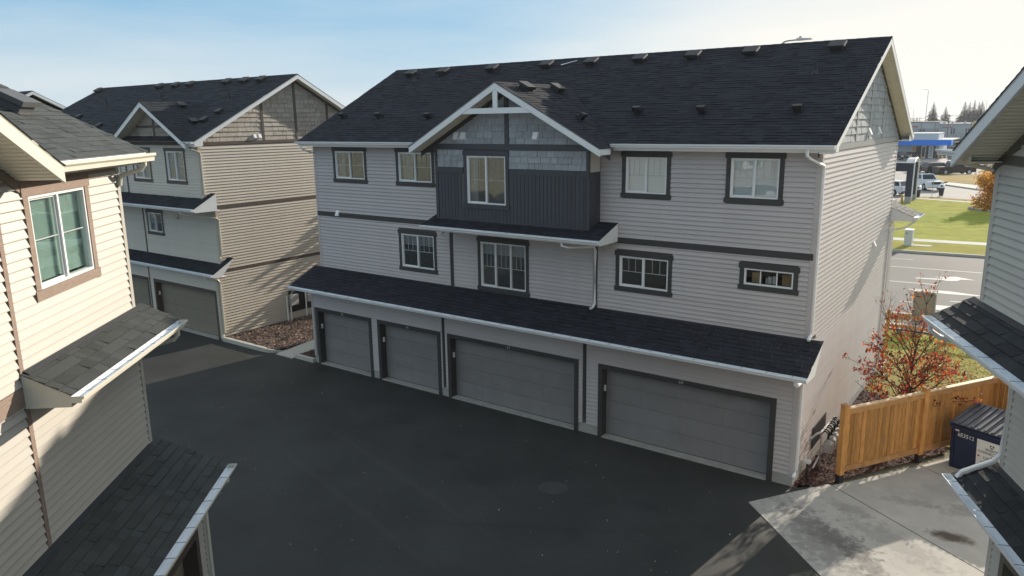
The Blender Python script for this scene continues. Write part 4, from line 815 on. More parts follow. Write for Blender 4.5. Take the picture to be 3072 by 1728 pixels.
# left bed: curb, walkway
q = MB()
pts = [(-24.24, -.36), (-21.5, -.36), (-21.15, -.32), (-20.9, -.2), (-20.72, .0), (-20.66, .25)]; hs = [.17, .17, .15, .11, .06, .03]
for i in range(5):
    a, b = pts[i], pts[i+1]; d = Vector((b[0]-a[0], b[1]-a[1])).normalized(); n = Vector((-d.y, d.x))*.16
    q.hexa([(a[0], a[1], -.1), (b[0], b[1], -.1), (b[0]+n.x, b[1]+n.y, -.1), (a[0]+n.x, a[1]+n.y, -.1), (a[0], a[1], hs[i]), (b[0], b[1], hs[i+1]), (b[0]+n.x, b[1]+n.y, hs[i+1]), (a[0]+n.x, a[1]+n.y, hs[i])])
tag(q.build('curb', M_walk), kind='structure')
q = MB(); q.box(-19.56, -18.45, -.16, .0, -.1, .15); tag(q.build('curb', M_walk), kind='structure')
for i, (a, b, za, zb) in enumerate(((-.28, 1.6, .04, .15), (1.62, 3.5, .15, .16), (3.52, 9, .16, .16))):
    q = MB(); q.hexa([(-20.62, a, -.1), (-19.58, a, -.1), (-19.58, b, -.1), (-20.62, b, -.1), (-20.62, a, za), (-19.58, a, za), (-19.58, b, zb), (-20.62, b, zb)]); tag(q.build('walkway_slab', M_walk), kind='structure')
def chips(name, poly, z, n, m, smin=.03, smax=.08, hump=.03):
    xs = [p[0] for p in poly]; ys = [p[1] for p in poly]
    def inside(x, y):
        c = False; j = len(poly)-1
        for i in range(len(poly)):
            xi, yi = poly[i]; xj, yj = poly[j]
            if (yi > y) != (yj > y) and x < (xj-xi)*(y-yi)/(yj-yi)+xi: c = not c
            j = i
        return c
    mb = MB(); k = 0
    mb.poly([(x, y, z) for x, y in poly], .2)
    while k < n:
        x = rnd.uniform(min(xs), max(xs)); y = rnd.uniform(min(ys), max(ys))
        if not inside(x, y): continue
        k += 1; L = rnd.uniform(smin, smax); w = L*rnd.uniform(.25, .6); a = rnd.random()*6.28; tl = rnd.uniform(-.5, .5); t2 = rnd.uniform(-.6, .6)
        u = Vector((math.cos(a)*math.cos(tl), math.sin(a)*math.cos(tl), math.sin(tl)))*L*.5; v = Vector((-math.sin(a)*math.cos(t2), math.cos(a)*math.cos(t2), math.sin(t2)))*w*.5
        c = Vector((x, y, z+.008+rnd.random()*hump)); mb.quad(c-u-v, c+u-v*.6, c+u*.8+v, c-u+v*.7, rnd.random()**1.6)
    return tag(mb.build(name, m, tint=True, recalc=False), kind='stuff')
chips('mulch', [(-24.26, -.2), (-21.2, -.2), (-20.85, -.0), (-20.64, .3), (-20.64, 8), (-24.26, 8)], .12, 9000, mat('pale_mulch', (.25, .165, .13), .9, 14, .35, .6, 60, tint=.75), .05, .12, .05)
chips('mulch', [(-19.56, .0), (-18.46, .0), (-18.46, 2.5), (-19.56, 2.5)], .12, 700, M_mulch, .04, .09)
chips('mulch', [(.02, -.12), (.62, .5), (1.0, 1.1), (3.0, 4.5), (2.6, 5.4), (1.4, 6.2), (.9, 8.2), (.02, 8.5)], .0, 8500, mat('red_mulch', (.15, .07, .055), .9, 14, .4, .6, 60, tint=.8), .03, .09, .05)
tag(chips('fallen_leaves', [(-18, -10), (0, -10), (0, -1.2), (-18, -1.2)], -.03, 150, mat('leaf_litter', (.28, .27, .22), .8, tint=.4), .03, .06, .0), kind='stuff')
for i in range(len(bpy.data.objects['fallen_leaves'].data.polygons[:1])): pass
me = bpy.data.objects['fallen_leaves'].data
for v in me.vertices:
    if v.co.z > -.029: v.co.z += .036
# grass tufts on the nearer lawn
def tufts(name, x0, x1, y0, y1, z, n, m, h=.05, slope=0):
    mb = MB()
    for _ in range(n):
        x = rnd.uniform(x0, x1); y = rnd.uniform(y0, y1)+slope*x; a = rnd.random()*3.14; l = rnd.uniform(.02, .06); hh = h*rnd.uniform(.5, 1.4); dx, dy = math.cos(a)*l, math.sin(a)*l; lx, ly = rnd.uniform(-.03, .03), rnd.uniform(-.03, .03)
        mb.poly([(x-dx, y-dy, z), (x+dx, y+dy, z), (x+lx, y+ly, z+hh)], rnd.random())
    return tag(mb.build(name, m, tint=True, recalc=False), kind='stuff')
tufts('grass', .9, 8, 6.2, 17, -.012, 9000, leafmat('dry_lawn_blades', (.40, .34, .15), rough=.9, tint=.35), .05)
# ------------------------------------------------------------------ fences
M_cedar = mat('cedar', (.47, .225, .068), .7, 5, .35, .25, 30, stretch=(6, 6, .7), orand=.26, spec=.3)
M_cedar2 = mat('cedar_rail', (.45, .23, .09), .7, 5, .25, .2, 30, orand=.1, spec=.3)
def plank(name, m, parent, a, b, z0, z1, w, nrm):   # upright/level board from a to b (xy), thickness w along nrm
    mb = MB(); n = nrm*w
    mb.hexa([(a.x, a.y, z0), (b.x, b.y, z0), (b.x+n.x, b.y+n.y, z0), (a.x+n.x, a.y+n.y, z0), (a.x, a.y, z1), (b.x, b.y, z1), (b.x+n.x, b.y+n.y, z1), (a.x+n.x, a.y+n.y, z1)]); return mb.build(name, m, parent)
def build_fence():
    th = thing('privacy_fence', 'golden cedar privacy fence around the blue dumpster beside the grey end wall', 'fence')
    P = [Vector((.95, .88)), Vector((2.43, 3.34)), Vector((3.93, 5.83)), Vector((6.4, 4.4))]
    for i, p in enumerate(P):
        d = Vector((.52, .854)); n = Vector((-d.y, d.x)); r = .075
        mb = MB(); mb.prism([(p+d*a*r+n*b*r).to_tuple()+(.24,) for a, b in ((-1, -1), (1, -1), (1, 1), (-1, 1))], [(p+d*a*r+n*b*r).to_tuple()+(2.12,) for a, b in ((-1, -1), (1, -1), (1, 1), (-1, 1))]); po = mb.build('fence_post', M_cedar, th)
        mb = MB(); r = .088; lo = [(p+d*a*r+n*b*r).to_tuple()+(2.121,) for a, b in ((-1, -1), (1, -1), (1, 1), (-1, 1))]; hi = [(p+d*a*r*.8+n*b*r*.8).to_tuple()+(2.155,) for a, b in ((-1, -1), (1, -1), (1, 1), (-1, 1))]; mb.prism(lo, hi); mb.build('post_cap', M_cedar2, po)
        mb = MB(); r = .072; mb.prism([(p+d*a*r+n*b*r).to_tuple()+(0,) for a, b in ((-1, -1), (1, -1), (1, 1), (-1, 1))], [(p+d*a*r+n*b*r).to_tuple()+(.24,) for a, b in ((-1, -1), (1, -1), (1, 1), (-1, 1))]); mb.build('post_base', M_dark, po)
    for a, b in zip(P, P[1:]):
        d = (b-a).normalized(); L = (b-a).length; n = Vector((d.y, -d.x))      # towards the concrete
        s = .082
        while s < L-.09:
            w = min(rnd.choice((.138, .14, .142)), L-.082-s); off = rnd.choice((0, .005, .012)); plank('picket', M_cedar, th, a+d*s-n*.02+n*off, a+d*(s+w-.009)-n*.02+n*off, .3, 1.92, .016, n); s += w
        for z0, z1, o, w in ((.30, .44, .005, .038), (1.87, 2.01, .005, .038)): plank('rail', M_cedar2, th, a+d*.08+n*o, b-d*.08+n*o, z0, z1, w, n)
        plank('rail', M_cedar2, th, a+d*.08-n*.07, b-d*.08-n*.07, 1.87, 2.0, .038, n); plank('rail', M_cedar2, th, a+d*.08-n*.07, b-d*.08-n*.07, .3, .42, .038, n)
        plank('cap_rail', mat('cedar_cap', (.58, .40, .22), .6, 5, .15), th, a+d*.08-n*.075, b-d*.08-n*.075, 2.012, 2.04, .13, n)
build_fence()
def build_rail_fence():
    th = thing('rail_fence', 'low two-rail cedar fence behind the red-leaved tree by the footpath', 'fence')
    xs = [-5.4, -3.05, -.7, 1.65, 4.0, 6.35]
    for x in xs: q = MB(); q.box(x-.07, x+.07, 16.93, 17.07, -.05, .98); q.build('fence_post', M_cedar2, th)
    for a, b in zip(xs, xs[1:]):
        for z in (.27, .74): q = MB(); q.box(a+.072, b-.072, 16.96, 17.04, z-.06, z+.06); q.build('rail', M_cedar2, th)
build_rail_fence()

# ------------------------------------------------------------------ dumpster
def build_bin():
    d = Vector((.93, -.37)).normalized(); A = math.atan2(d.y, d.x)
    th = thing('dumpster', 'navy blue steel dumpster with ribbed lid, white number and white company sign', 'dumpster', (3.10, 3.42, .012), A)
    Mb = mat('navy_paint', (.012, .022, .06), .45, 3, .2); Ml = mat('lid_plastic', (.04, .045, .06), .35, 3, .15)
    w, dp = 1.85, 1.25
    q = MB(); q.prism([(0, .12, 0), (w, .12, 0), (w, dp-.1, 0), (0, dp-.1, 0)], [(0, 0, 1.26), (w, 0, 1.26), (w, dp, 1.5), (0, dp, 1.5)]); q.build('body', Mb, th)
    q = MB(); q.box(-.02, w+.02, -.035, -.001, 1.17, 1.25); q.build('lip', Mb, th)
    for x in (.03, w-.09): q = MB(); q.prism([(x, .09, .02), (x+.06, .09, .02), (x+.06, -.02, 1.16), (x, -.02, 1.16)], [(x, .14, .02), (x+.06, .14, .02), (x+.06, .03, 1.16), (x, .03, 1.16)]); q.build('corner_post', Mb, th)
    for x0, x1 in ((-.03, w/2-.01), (w/2+.01, w+.03)):
        q = MB(); q.prism([(x0, -.05, 1.28), (x1, -.05, 1.28), (x1, dp+.02, 1.53), (x0, dp+.02, 1.53)], [(x0, -.05, 1.31), (x1, -.05, 1.31), (x1, dp+.02, 1.56), (x0, dp+.02, 1.56)]); lid = q.build('lid', Ml, th)
        n = 6
        for i in range(n):
            a = x0+(x1-x0)*(i+.25)/n; b = a+(x1-x0)/n*.5; q = MB(); q.prism([(a, -.03, 1.311), (b, -.03, 1.311), (b-.015, -.01, 1.345), (a+.015, -.01, 1.345)], [(a, dp-.03, 1.553), (b, dp-.03, 1.553), (b-.015, dp-.05, 1.588), (a+.015, dp-.05, 1.588)]); q.build('rib', Ml, lid)
    Mw = mat('decal_white', (.75, .75, .74), .6); Mk = mat('decal_black', (.03, .03, .03), .6); Mr = mat('decal_red', (.5, .03, .04), .6)
    tilt = Vector((0, -.12, 1.26)).normalized(); sl = lambda z: .12-.12*z/1.26
    text_obj('6E3512', .155, Mw, th, (.385, sl(1.0)-.006, 1.0), (1, 0, 0), tilt, .003, 'number', squash=.9)
    def panel(x0, x1, z0, z1, m, o, parent, name):
        q = MB(); q.hexa([(x0, sl(z0)-o, z0), (x1, sl(z0)-o, z0), (x1, sl(z0)-.001, z0), (x0, sl(z0)-.001, z0), (x0, sl(z1)-o, z1), (x1, sl(z1)-o, z1), (x1, sl(z1)-.001, z1), (x0, sl(z1)-.001, z1)]); return q.build(name, m, parent)
    sg = panel(.67, 1.40, .50, 1.06, Mw, .01, th, 'sign'); s2 = panel(.67, 1.40, .33, .495, Mw, .008, th, 'sign')
    for t, z, s in (('WASTE', .83, .105), ('CONNECTIONS', .735, .10), ('of', .66, .05), ('CANADA', .585, .10)): text_obj(t, s, Mk, sg, (1.035, sl(z)-.013, z), (1, 0, 0), tilt, .002, squash=.92)
    text_obj('780-464-9400', .10, Mk, s2, (1.035, sl(.43)-.011, .43), (1, 0, 0), tilt, .002, squash=.95)
    q = MB()
    for k in range(3):
        a0 = k*2.09+.5; ring = []
        for r_, sgn in ((.055, 1), (.025, -1)):
            for i in range(6): a = a0+sgn*(i-2.5)*.3; ring.append((1.035+math.cos(a)*r_, .94+math.sin(a)*r_))
        q.prism([(x, sl(z)-.014, z) for x, z in ring], [(x, sl(z)-.009, z) for x, z in ring])
    q.build('emblem', Mk, sg)
    leaf = [(0, -.5), (.06, -.2), (.4, -.25), (.3, -.1), (.5, .1), (.35, .15), (.35, .3), (.15, .2), (.2, .45), (.1, .4), (0, .6)]; leaf = leaf+[(-x, z) for x, z in reversed(leaf[1:-1])]
    for cx, cz in ((.73, .60), (1.34, .60)):
        q = MB(); q.prism([(cx+x*.07, sl(cz)-.015, cz+z*.07) for x, z in leaf], [(cx+x*.07, sl(cz)-.009, cz+z*.07) for x, z in leaf]); q.build('maple_leaf', Mr, sg)
    panel(.03, .11, 1.09, 1.13, Mr, .006, th, 'reflector'); panel(.115, .21, 1.09, 1.13, Mw, .006, th, 'reflector')
build_bin()

# ------------------------------------------------------------------ utilities on and beside the walls
def gas_meters():
    th = thing('gas_meters', 'grey gas meters and black elbows under a white pipe on the grey end wall', 'gas meters', (0, 0, 0))
    Mp = mat('pipe_white', (.6, .6, .6), .4)
    q = MB(); q.box(.032, .05, 1.66, 3.05, .42, 1.02); q.build('backboard', M_dark, th)
    q = MB(); q.tube([(.06, 1.42, .8), (.2, 1.42, .98), (.3, 1.46, 1.03), (.3, 2.85, .98)], .03, 8); q.build('header_pipe', Mp, th)
    q = MB(); q.tube([(.28, .9, .22), (.28, 2.7, .5)], .022, 8); q.build('lower_pipe', Mp, th)
    for i in range(4):
        y = 1.6+i*.34
        for o in (0, .12): q = MB(); q.tube([(.3, y+o, 1.0), (.38, y+o, 1.03), (.45, y+o, .98), (.46, y+o, .82)], .024, 8); q.build('elbow_pipe', M_dark, th)
        q = MB(); q.tube([(.46, y+.06, .86), (.46, y+.06, .78)], [.06, .03], 10); q.build('regulator', M_grey, th)
        q = MB(); q.box(.36, .58, y-.07, y+.17, .42, .72); m_ = q.build('meter', M_grey, th, bevel=.03)
        q = MB(); q.box(.42, .52, y-.0, y+.1, .725, .76); q.build('dial', Mp, m_)
    for y in (1.5, 2.95): q = MB(); q.tube([(.3, y, 0), (.3, y, .95)], .02, 6); q.build('stand', M_metal, th)
    q = MB(); q.box(.12, .3, .5, .62, .48, .56); q.build('cap_box', Mp, th)
    q = MB(); q.tube([(.22, .56, 0), (.22, .56, .48)], .03, 8); q.build('stub_pipe', M_dark, th)
gas_meters()
def meters_left():
    th = thing('electric_meters', 'grey electric boxes and conduits on a black board on the taupe end wall', 'electric meters', (-24.2, 0, 0))
    for y0, y1, z0, z1 in ((3.28, 3.74, .85, 1.36), (4.3, 4.52, .85, 1.22)): q = MB(); q.box(-.02, .13, y0, y1, z0, z1); q.build('meter_box', M_grey, th, bevel=.01)
    for y, z in ((3.12, 1.35), (3.32, .85), (4.22, 1.35)): q = MB(); q.tube([(.04, y, .1), (.04, y, z)], .035, 8); q.build('conduit', M_white, th)
    q = MB(); q.tube([(.05, 3.35, 1.36), (.12, 3.4, 1.5), (.1, 3.5, 1.6), (.05, 3.6, 1.5)], .03, 8); q.build('conduit', M_grey, th)
meters_left()
def cabinet(label, x, y, w, d, z0, h, m, mt, ribs=False, group=None):
    th = thing('utility_cabinet', label, 'utility cabinet', (x, y, z0))
    q = MB(); q.box(-w/2, w/2, -d/2, d/2, .05, h); q.build('housing', m, th, bevel=.01)
    q = MB(); q.box(-w/2-.03, w/2+.03, -d/2-.03, d/2+.03, h+.001, h+.05); q.build('top', mt, th)
    q = MB(); q.box(-w/2-.08, w/2+.08, -d/2-.08, d/2+.08, -.1, .049); q.build('plinth', M_walk, th)
    q = MB(); q.box(-w*.4, -w*.1, -d/2-.012, -d/2-.001, h-.22, h-.17); q.build('latch_plate', M_trimA, th)
    if ribs:
        for i in range(7): q = MB(); q.box(w/2+.001, w/2+.03, -d/2+.04+i*d/7.4, -d/2+.09+i*d/7.4, .1, h-.05); q.build('rib', m, th)
cabinet('tall pale green utility cabinet on the verge across the road', -3.58, 41.5, .5, .75, .14, 1.1, mat('cabinet_green', (.56, .59, .56), .5), M_white)
cabinet('olive utility cabinet with ribbed side behind the red-leaved tree, near the kerb', .36, 19.25, .84, .5, 0, 1.45, mat('cabinet_olive', (.22, .21, .16), .6, 3, .1), M_walk, ribs=True)
sheet('concrete_pad', [(-3.25, 41.3), (-2.2, 41.4), (-2.1, 42.1), (-3.2, 42.0)], .16, M_walk, thick=.05)
th = thing('manhole_cover', 'round iron manhole cover in the black asphalt in front of the widest garage', 'manhole cover', (-4.98, -3.55, 0))
q = MB(); q.prism([(math.cos(a*.2618)*.34, math.sin(a*.2618)*.34, 0) for a in range(24)], [(math.cos(a*.2618)*.34, math.sin(a*.2618)*.34, .008) for a in range(24)]); q.build('cover', mat('iron', (.05, .047, .045), .8, 30, .4, .6, 60), th)
q = MB()
for a in range(24): c0, s0_, c1, s1_ = math.cos(a*.2618), math.sin(a*.2618), math.cos((a+1)*.2618), math.sin((a+1)*.2618); q.prism([(c0*.35, s0_*.35, 0), (c1*.35, s1_*.35, 0), (c1*.39, s1_*.39, 0), (c0*.39, s0_*.39, 0)], [(c0*.35, s0_*.35, .006), (c1*.35, s1_*.35, .006), (c1*.39, s1_*.39, .006), (c0*.39, s0_*.39, .006)])
q.build('rim', M_trimA, th)

# ------------------------------------------------------------------ trees and plants
def leaf_mesh(name, m, L=.09, w=.055):
    q = MB(); q.poly([(0, 0, 0), (L*.3, w*.45, .01), (L*.65, w*.38, .004), (L, 0, -.012), (L*.65, -w*.38, .004), (L*.3, -w*.45, .01)]); q.f = []; q.t = []
    for a, b in ((1, 2), (2, 3), (3, 4), (4, 5)): q.f.append((0, a, b)); q.t.append(0)
    return q.mesh(name, m, recalc=False)
def build_red_tree():
    rr = random.Random(21)
    th = thing('red_leaf_tree', 'small tree with sparse crimson autumn leaves between grey end wall and cedar fence', 'tree', (1.85, 4.9, 0))
    Mbark = mat('dark_bark', (.07, .045, .04), .85, 20, .3); reds = [leafmat('leaf_red', (.55, .09, .04), rough=.55, orand=.35, tint=.3), leafmat('leaf_crimson', (.36, .05, .06), rough=.55, orand=.35, tint=.3), leafmat('leaf_orange', (.78, .26, .05), rough=.55, orand=.3, tint=.3), leafmat('leaf_dark', (.10, .03, .035), rough=.5, orand=.3, tint=.3)]
    tips = []; tr = MB(); segs = []
    def branch(p, d, L, r, lvl):
        n = 5 if lvl < 2 else 4; pts = [p]; rad = [r]; q = p.copy(); dd = d.copy()
        for i in range(n):
            dd = (dd+Vector((rr.gauss(0, .11), rr.gauss(0, .11), .07 if lvl else .02))).normalized(); q = q+dd*(L/n); pts.append(q.copy()); rad.append(r*(1-.75*(i+1)/n))
            if lvl >= 1 and i >= 1: tips.append((q.copy(), dd.copy(), lvl))
        tr.tube(pts, rad, 5 if lvl else 8)
        if lvl < 3:
            k = {0: 0, 1: 6, 2: 4}[lvl] if lvl else 0
            for j in range(k):
                f = rr.uniform(.3, 1); b = pts[min(n, int(f*n))]; ax = dd.cross(Vector((rr.gauss(0, 1), rr.gauss(0, 1), rr.gauss(0, 1)))).normalized(); nd = (dd*rr.uniform(.5, .9)+ax*rr.uniform(.5, .9)).normalized(); branch(b, nd, L*rr.uniform(.35, .55), r*.45, lvl+1)
    for k in range(3): tr.tube([(k*.03-.03, .0, -.05), (k*.05-.05+rr.uniform(-.05, .05), rr.uniform(-.05, .05), .6), (rr.uniform(-.1, .1), rr.uniform(-.1, .1), 1.5+.3*k)], [.05, .04, .025], 8)
    for i in range(26):
        z = .35+i*.085; a = i*2.4+rr.uniform(-.3, .3); el = .35+.55*i/26+rr.uniform(-.15, .2); L = 1.75-.3*i/26+rr.uniform(-.3, .2)
        if i > 18: L = rr.uniform(1.5, 2.1); el = rr.uniform(.9, 1.35)
        branch(Vector((0, 0, z)), Vector((math.cos(a)*math.cos(el), math.sin(a)*math.cos(el), math.sin(el))), L, .022, 1)
    trunk = tr.build('trunk', Mbark, th, smooth=True)
    leaves = []
    for p, d, lvl in tips:
        if p.z > 3.9: n = 1 if rr.random() < .6 else 0
        else: n = rr.choice((0, 0, 1, 2, 2)) if p.z < 2.8 else rr.choice((0, 0, 0, 1, 2))
        for _ in range(n):
            q = p+Vector((rr.gauss(0, .05), rr.gauss(0, .05), rr.gauss(0, .05))); leaves.append(q)
    rr.shuffle(leaves); meshes = []
    for m_ in reds: meshes += [leaf_mesh('leaf', m_, .12, .08), leaf_mesh('leaf', m_, .08, .05)]
    def pick(): return rr.choices(range(4), (6, 2.8, 3.0, 1.3))[0]
    def rotm(): return Matrix.Rotation(rr.random()*6.28, 4, 'Z') @ Matrix.Rotation(rr.uniform(-.2, 1.3), 4, 'Y') @ Matrix.Rotation(rr.uniform(-.8, .8), 4, 'X')
    for q in leaves[:296]:
        o = bpy.data.objects.new('leaf', meshes[pick()*2]); COL.objects.link(o); o.parent = th; o.matrix_local = Matrix.Translation(q) @ rotm()
    mbs = [MB() for _ in range(4)]; base = [(0, 0, 0), (.03, .03, .01), (.065, .025, .004), (.1, 0, -.012), (.065, -.025, .004), (.03, -.03, .01)]
    for q in leaves[296:]:
        M = Matrix.Translation(q) @ rotm(); s = rr.uniform(.7, 1.1); P = [M @ (Vector(b)*s) for b in base]; k = pick(); t = rr.random()
        mbs[k].quad(P[0], P[1], P[2], P[3], t); mbs[k].quad(P[0], P[3], P[4], P[5], t)
    allm = MB(); mi = []
    for k, b in enumerate(mbs):
        n0 = len(allm.v); allm.v += b.v; allm.f += [tuple(i+n0 for i in f) for f in b.f]; allm.t += b.t; mi += [k]*len(b.f)
    fo = allm.build('foliage', reds, th, tint=True, recalc=False); fo.data.polygons.foreach_set('material_index', mi); tag(fo, kind='stuff')
build_red_tree()
def leafy(name, label, cat, loc, rx, rz_, n, mats, trunk_h=.5, leafs=(.06, .12), group=None, seed=3, flat=0.0, stems=7):
    rr = random.Random(seed); th = thing(name, label, cat, loc, 0, group); q = MB()
    cl = [Vector((rr.gauss(0, .45)*rx, rr.gauss(0, .45)*rx, trunk_h+rz_*(.5+rr.uniform(-.45, .45)))) for _ in range(26)]
    for _ in range(stems): c = rr.choice(cl); q.tube([(rr.uniform(-.1, .1), rr.uniform(-.1, .1), 0), tuple(c*.5), tuple(c)], [.04, .025, .008], 5)
    q.build('trunk', mat('twig_bark', (.10, .07, .05), .9), th); mb = MB(); mi = []
    for _ in range(n):
        c = rr.choice(cl); p = c+Vector((rr.gauss(0, .17)*rx, rr.gauss(0, .17)*rx, rr.gauss(0, .13)*rz_)); s = rr.uniform(*leafs)
        u = Vector((rr.gauss(0, 1), rr.gauss(0, 1), rr.gauss(0, .6))).normalized()*s; v = u.cross(Vector((rr.gauss(0, 1), rr.gauss(0, 1), rr.gauss(0, 1)))).normalized()*s*.6
        if p.z < .02: continue
        mb.quad(p-u*.5, p+v*.5, p+u*.5, p-v*.5, rr.random()); mi.append(rr.randrange(len(mats)))
    fo = mb.build('crown', mats, th, tint=True, recalc=False); fo.data.polygons.foreach_set('material_index', mi); return th
leafy('autumn_bush', 'large orange-leaved bush ringed by pale rocks on the lawn across the road', 'bush', (-.2, 68.9, .14), 2.0, 3.5, 11000, [leafmat('leaf_amber', (.72, .40, .06), rough=.6, tint=.5), leafmat('leaf_ochre', (.60, .34, .08), rough=.6, tint=.5), leafmat('leaf_rust', (.50, .20, .04), rough=.6, tint=.5)], .2, (.14, .28), seed=5)
q = MB(); rr = random.Random(8)
for i in range(26):
    a = i/26*6.28; c = Vector((.35+math.cos(a)*2.4+rr.uniform(-.15, .15), 68.4+math.sin(a)*2.2, .14)); r = rr.uniform(.14, .3)
    o = MB(); ring = [[(c+Vector((math.cos(k*1.047+j*.4)*r*s, math.sin(k*1.047+j*.4)*r*s*.8, h*r))).to_tuple() for k in range(6)] for j, (s, h) in enumerate(((1, -.2), (.9, .5), (.45, .8)))]
    o.prism(ring[0], ring[1]); o.prism(ring[1], ring[2]); ob = o.build('rock', M_conc); tag(ob, 'pale grey rock in the ring of rocks around the orange bush', 'rock', 'rocks around the orange bush')
leafy('shrub', 'low green shrub at the foot of the red-leaved tree', 'shrub', (1.0, 4.3, 0), .28, .35, 500, [leafmat('leaf_green', (.09, .14, .03), rough=.7, tint=.4)], .02, (.04, .08), seed=11)
leafy('shrub', 'bright yellow-green shrub behind the cedar fence, right of the red-leaved tree', 'shrub', (2.9, 5.9, 0), .4, .45, 900, [leafmat('leaf_lime', (.28, .36, .05), rough=.7, tint=.4)], .02, (.03, .07), seed=12)
leafy('ornamental_grass', 'clump of dry straw-coloured grass beside the grey end wall behind the fence', 'grass clump', (1.15, 3.2, 0), .35, .3, 900, [leafmat('leaf_straw', (.42, .33, .18), rough=.8, tint=.4)], .02, (.05, .16), seed=13)

def spruce_mesh(seed, h=1.0):
    rr = random.Random(seed); mb = MB(); W = 26
    for i in range(W):
        f = i/W; z = .06+f*.94; R_ = (1-f)**.85*.17*rr.uniform(.8, 1.15)+.006; k = 11 if i < 18 else 7
        for j in range(k):
            a = j/k*6.28+rr.uniform(-.3, .3)+i; rl = R_*rr.uniform(.7, 1.2); d = Vector((math.cos(a), math.sin(a), 0)); s = Vector((-math.sin(a), math.cos(a), 0)); w = rl*.28+.004
            for t0, t1 in ((0.1, .6), (.5, 1.0)):
                p0 = d*rl*t0+Vector((0, 0, z-.16*rl*t0*2)); p1 = d*rl*t1+Vector((0, 0, z-.16*rl*t1*2-.01)); mb.quad(p0-s*w*.6, p0+s*w*.6, p1+s*w*.8*(1.3-t1), p1-s*w*.8*(1.3-t1), rr.random()); mb.quad(p0+Vector((0, 0, -w*.5)), p0+Vector((0, 0, w*.3)), p1+Vector((0, 0, w*.1)), p1+Vector((0, 0, -w*.6)), rr.random())
    return mb.mesh('crown', mat('spruce_green', (.07, .08, .06), .85, tint=.5), recalc=False, tint=True)
sp = [spruce_mesh(k) for k in (1, 2, 3)]; q = MB(); q.tube([(0, 0, 0), (0, 0, .5), (0, 0, .98)], [.016, .01, .002], 6); trk = q.mesh('trunk', mat('spruce_bark', (.08, .06, .05), .9))
spl = ['spruce nearest the tall street lamp, first from the left in the distance', 'shorter broad spruce, second from the left in the distance', 'tall broad spruce at the left of the distant right-hand clump', 'thin spruce just right of the clump\'s left tree', 'tallest pointed spruce of the distant clump', 'slim spruce between the tallest and the wide right tree', 'wide spruce at the right of the clump before the curved lamp', 'small spruce touching the white gable edge, right of the curved lamp', 'rightmost distant spruce, half hidden by the white gable edge']
for i, (x, zt, w) in enumerate([(-47.85, 15.7, 1.15), (-42.86, 13.5, 1.25), (-35.25, 15.6, 1.35), (-32.96, 15.5, .8), (-31.26, 16.3, .95), (-29.56, 15.4, .85), (-28.04, 15.7, 1.2), (-25.2, 14.1, .9), (-23.5, 14.4, .9)]):
    th = thing('spruce_tree', spl[i], 'tree', (x, 400+(i % 3)*2, 0), i*.7, 'distant spruces behind the low grey building'); th.scale = (zt*w*1.35, zt*w*1.35, zt)
    for nm, me_ in (('crown', sp[i % 3]), ('trunk', trk)): o = bpy.data.objects.new(nm, me_); COL.objects.link(o); o.parent = th
q = MB(); rr = random.Random(4)
for i in range(9000):
    x = rr.uniform(-85, 5); y = rr.uniform(365, 394); top = 4+5.5*(.5+.5*math.sin(x*.21)*math.sin(x*.83+1))+rr.gauss(0, .5); a = rr.random()*3.14; w = rr.uniform(.06, .3); lean = rr.uniform(-1.2, 1.2)
    z0 = rr.uniform(0, top*.6); z1 = z0+rr.uniform(1, 3.6); z1 = min(z1, top); q.quad((x-math.cos(a)*w, y-math.sin(a)*w, z0), (x+math.cos(a)*w, y+math.sin(a)*w, z0), (x+lean+math.cos(a)*.03, y, z1), (x+lean-math.cos(a)*.03, y, z1), rr.random())
tag(q.build('bare_thicket', mat('thicket', (.16, .125, .11), .9, tint=.45), tint=True, recalc=False), kind='stuff')

for lb, x, y, h, w in (('unseen spruce added behind the taupe townhouse to shade its end wall', -23.9, 12.2, 9.2, 1.25),):  # out-of-view tree, added so its shadow slants across the taupe end wall
    th = thing('spruce_tree', lb, 'tree', (x, y, 0)); th.scale = (h*w, h*w, h)
    for nm, me_ in (('crown', sp[1]), ('trunk', trk)): o = bpy.data.objects.new(nm, me_); COL.objects.link(o); o.parent = th
th = thing('roof_strip', 'pale loose strip lying on the dark roof just below the ridge', 'strip', (-9.9, 5.2, 11.2)); q = MB(); q.hexa([(-.27, -.13, -.02), (.25, .12, .11), (.27, .08, .10), (-.25, -.17, -.04), (-.27, -.13, -.01), (.25, .12, .12), (.27, .08, .11), (-.25, -.17, -.03)]); q.build('strip', M_white, th)

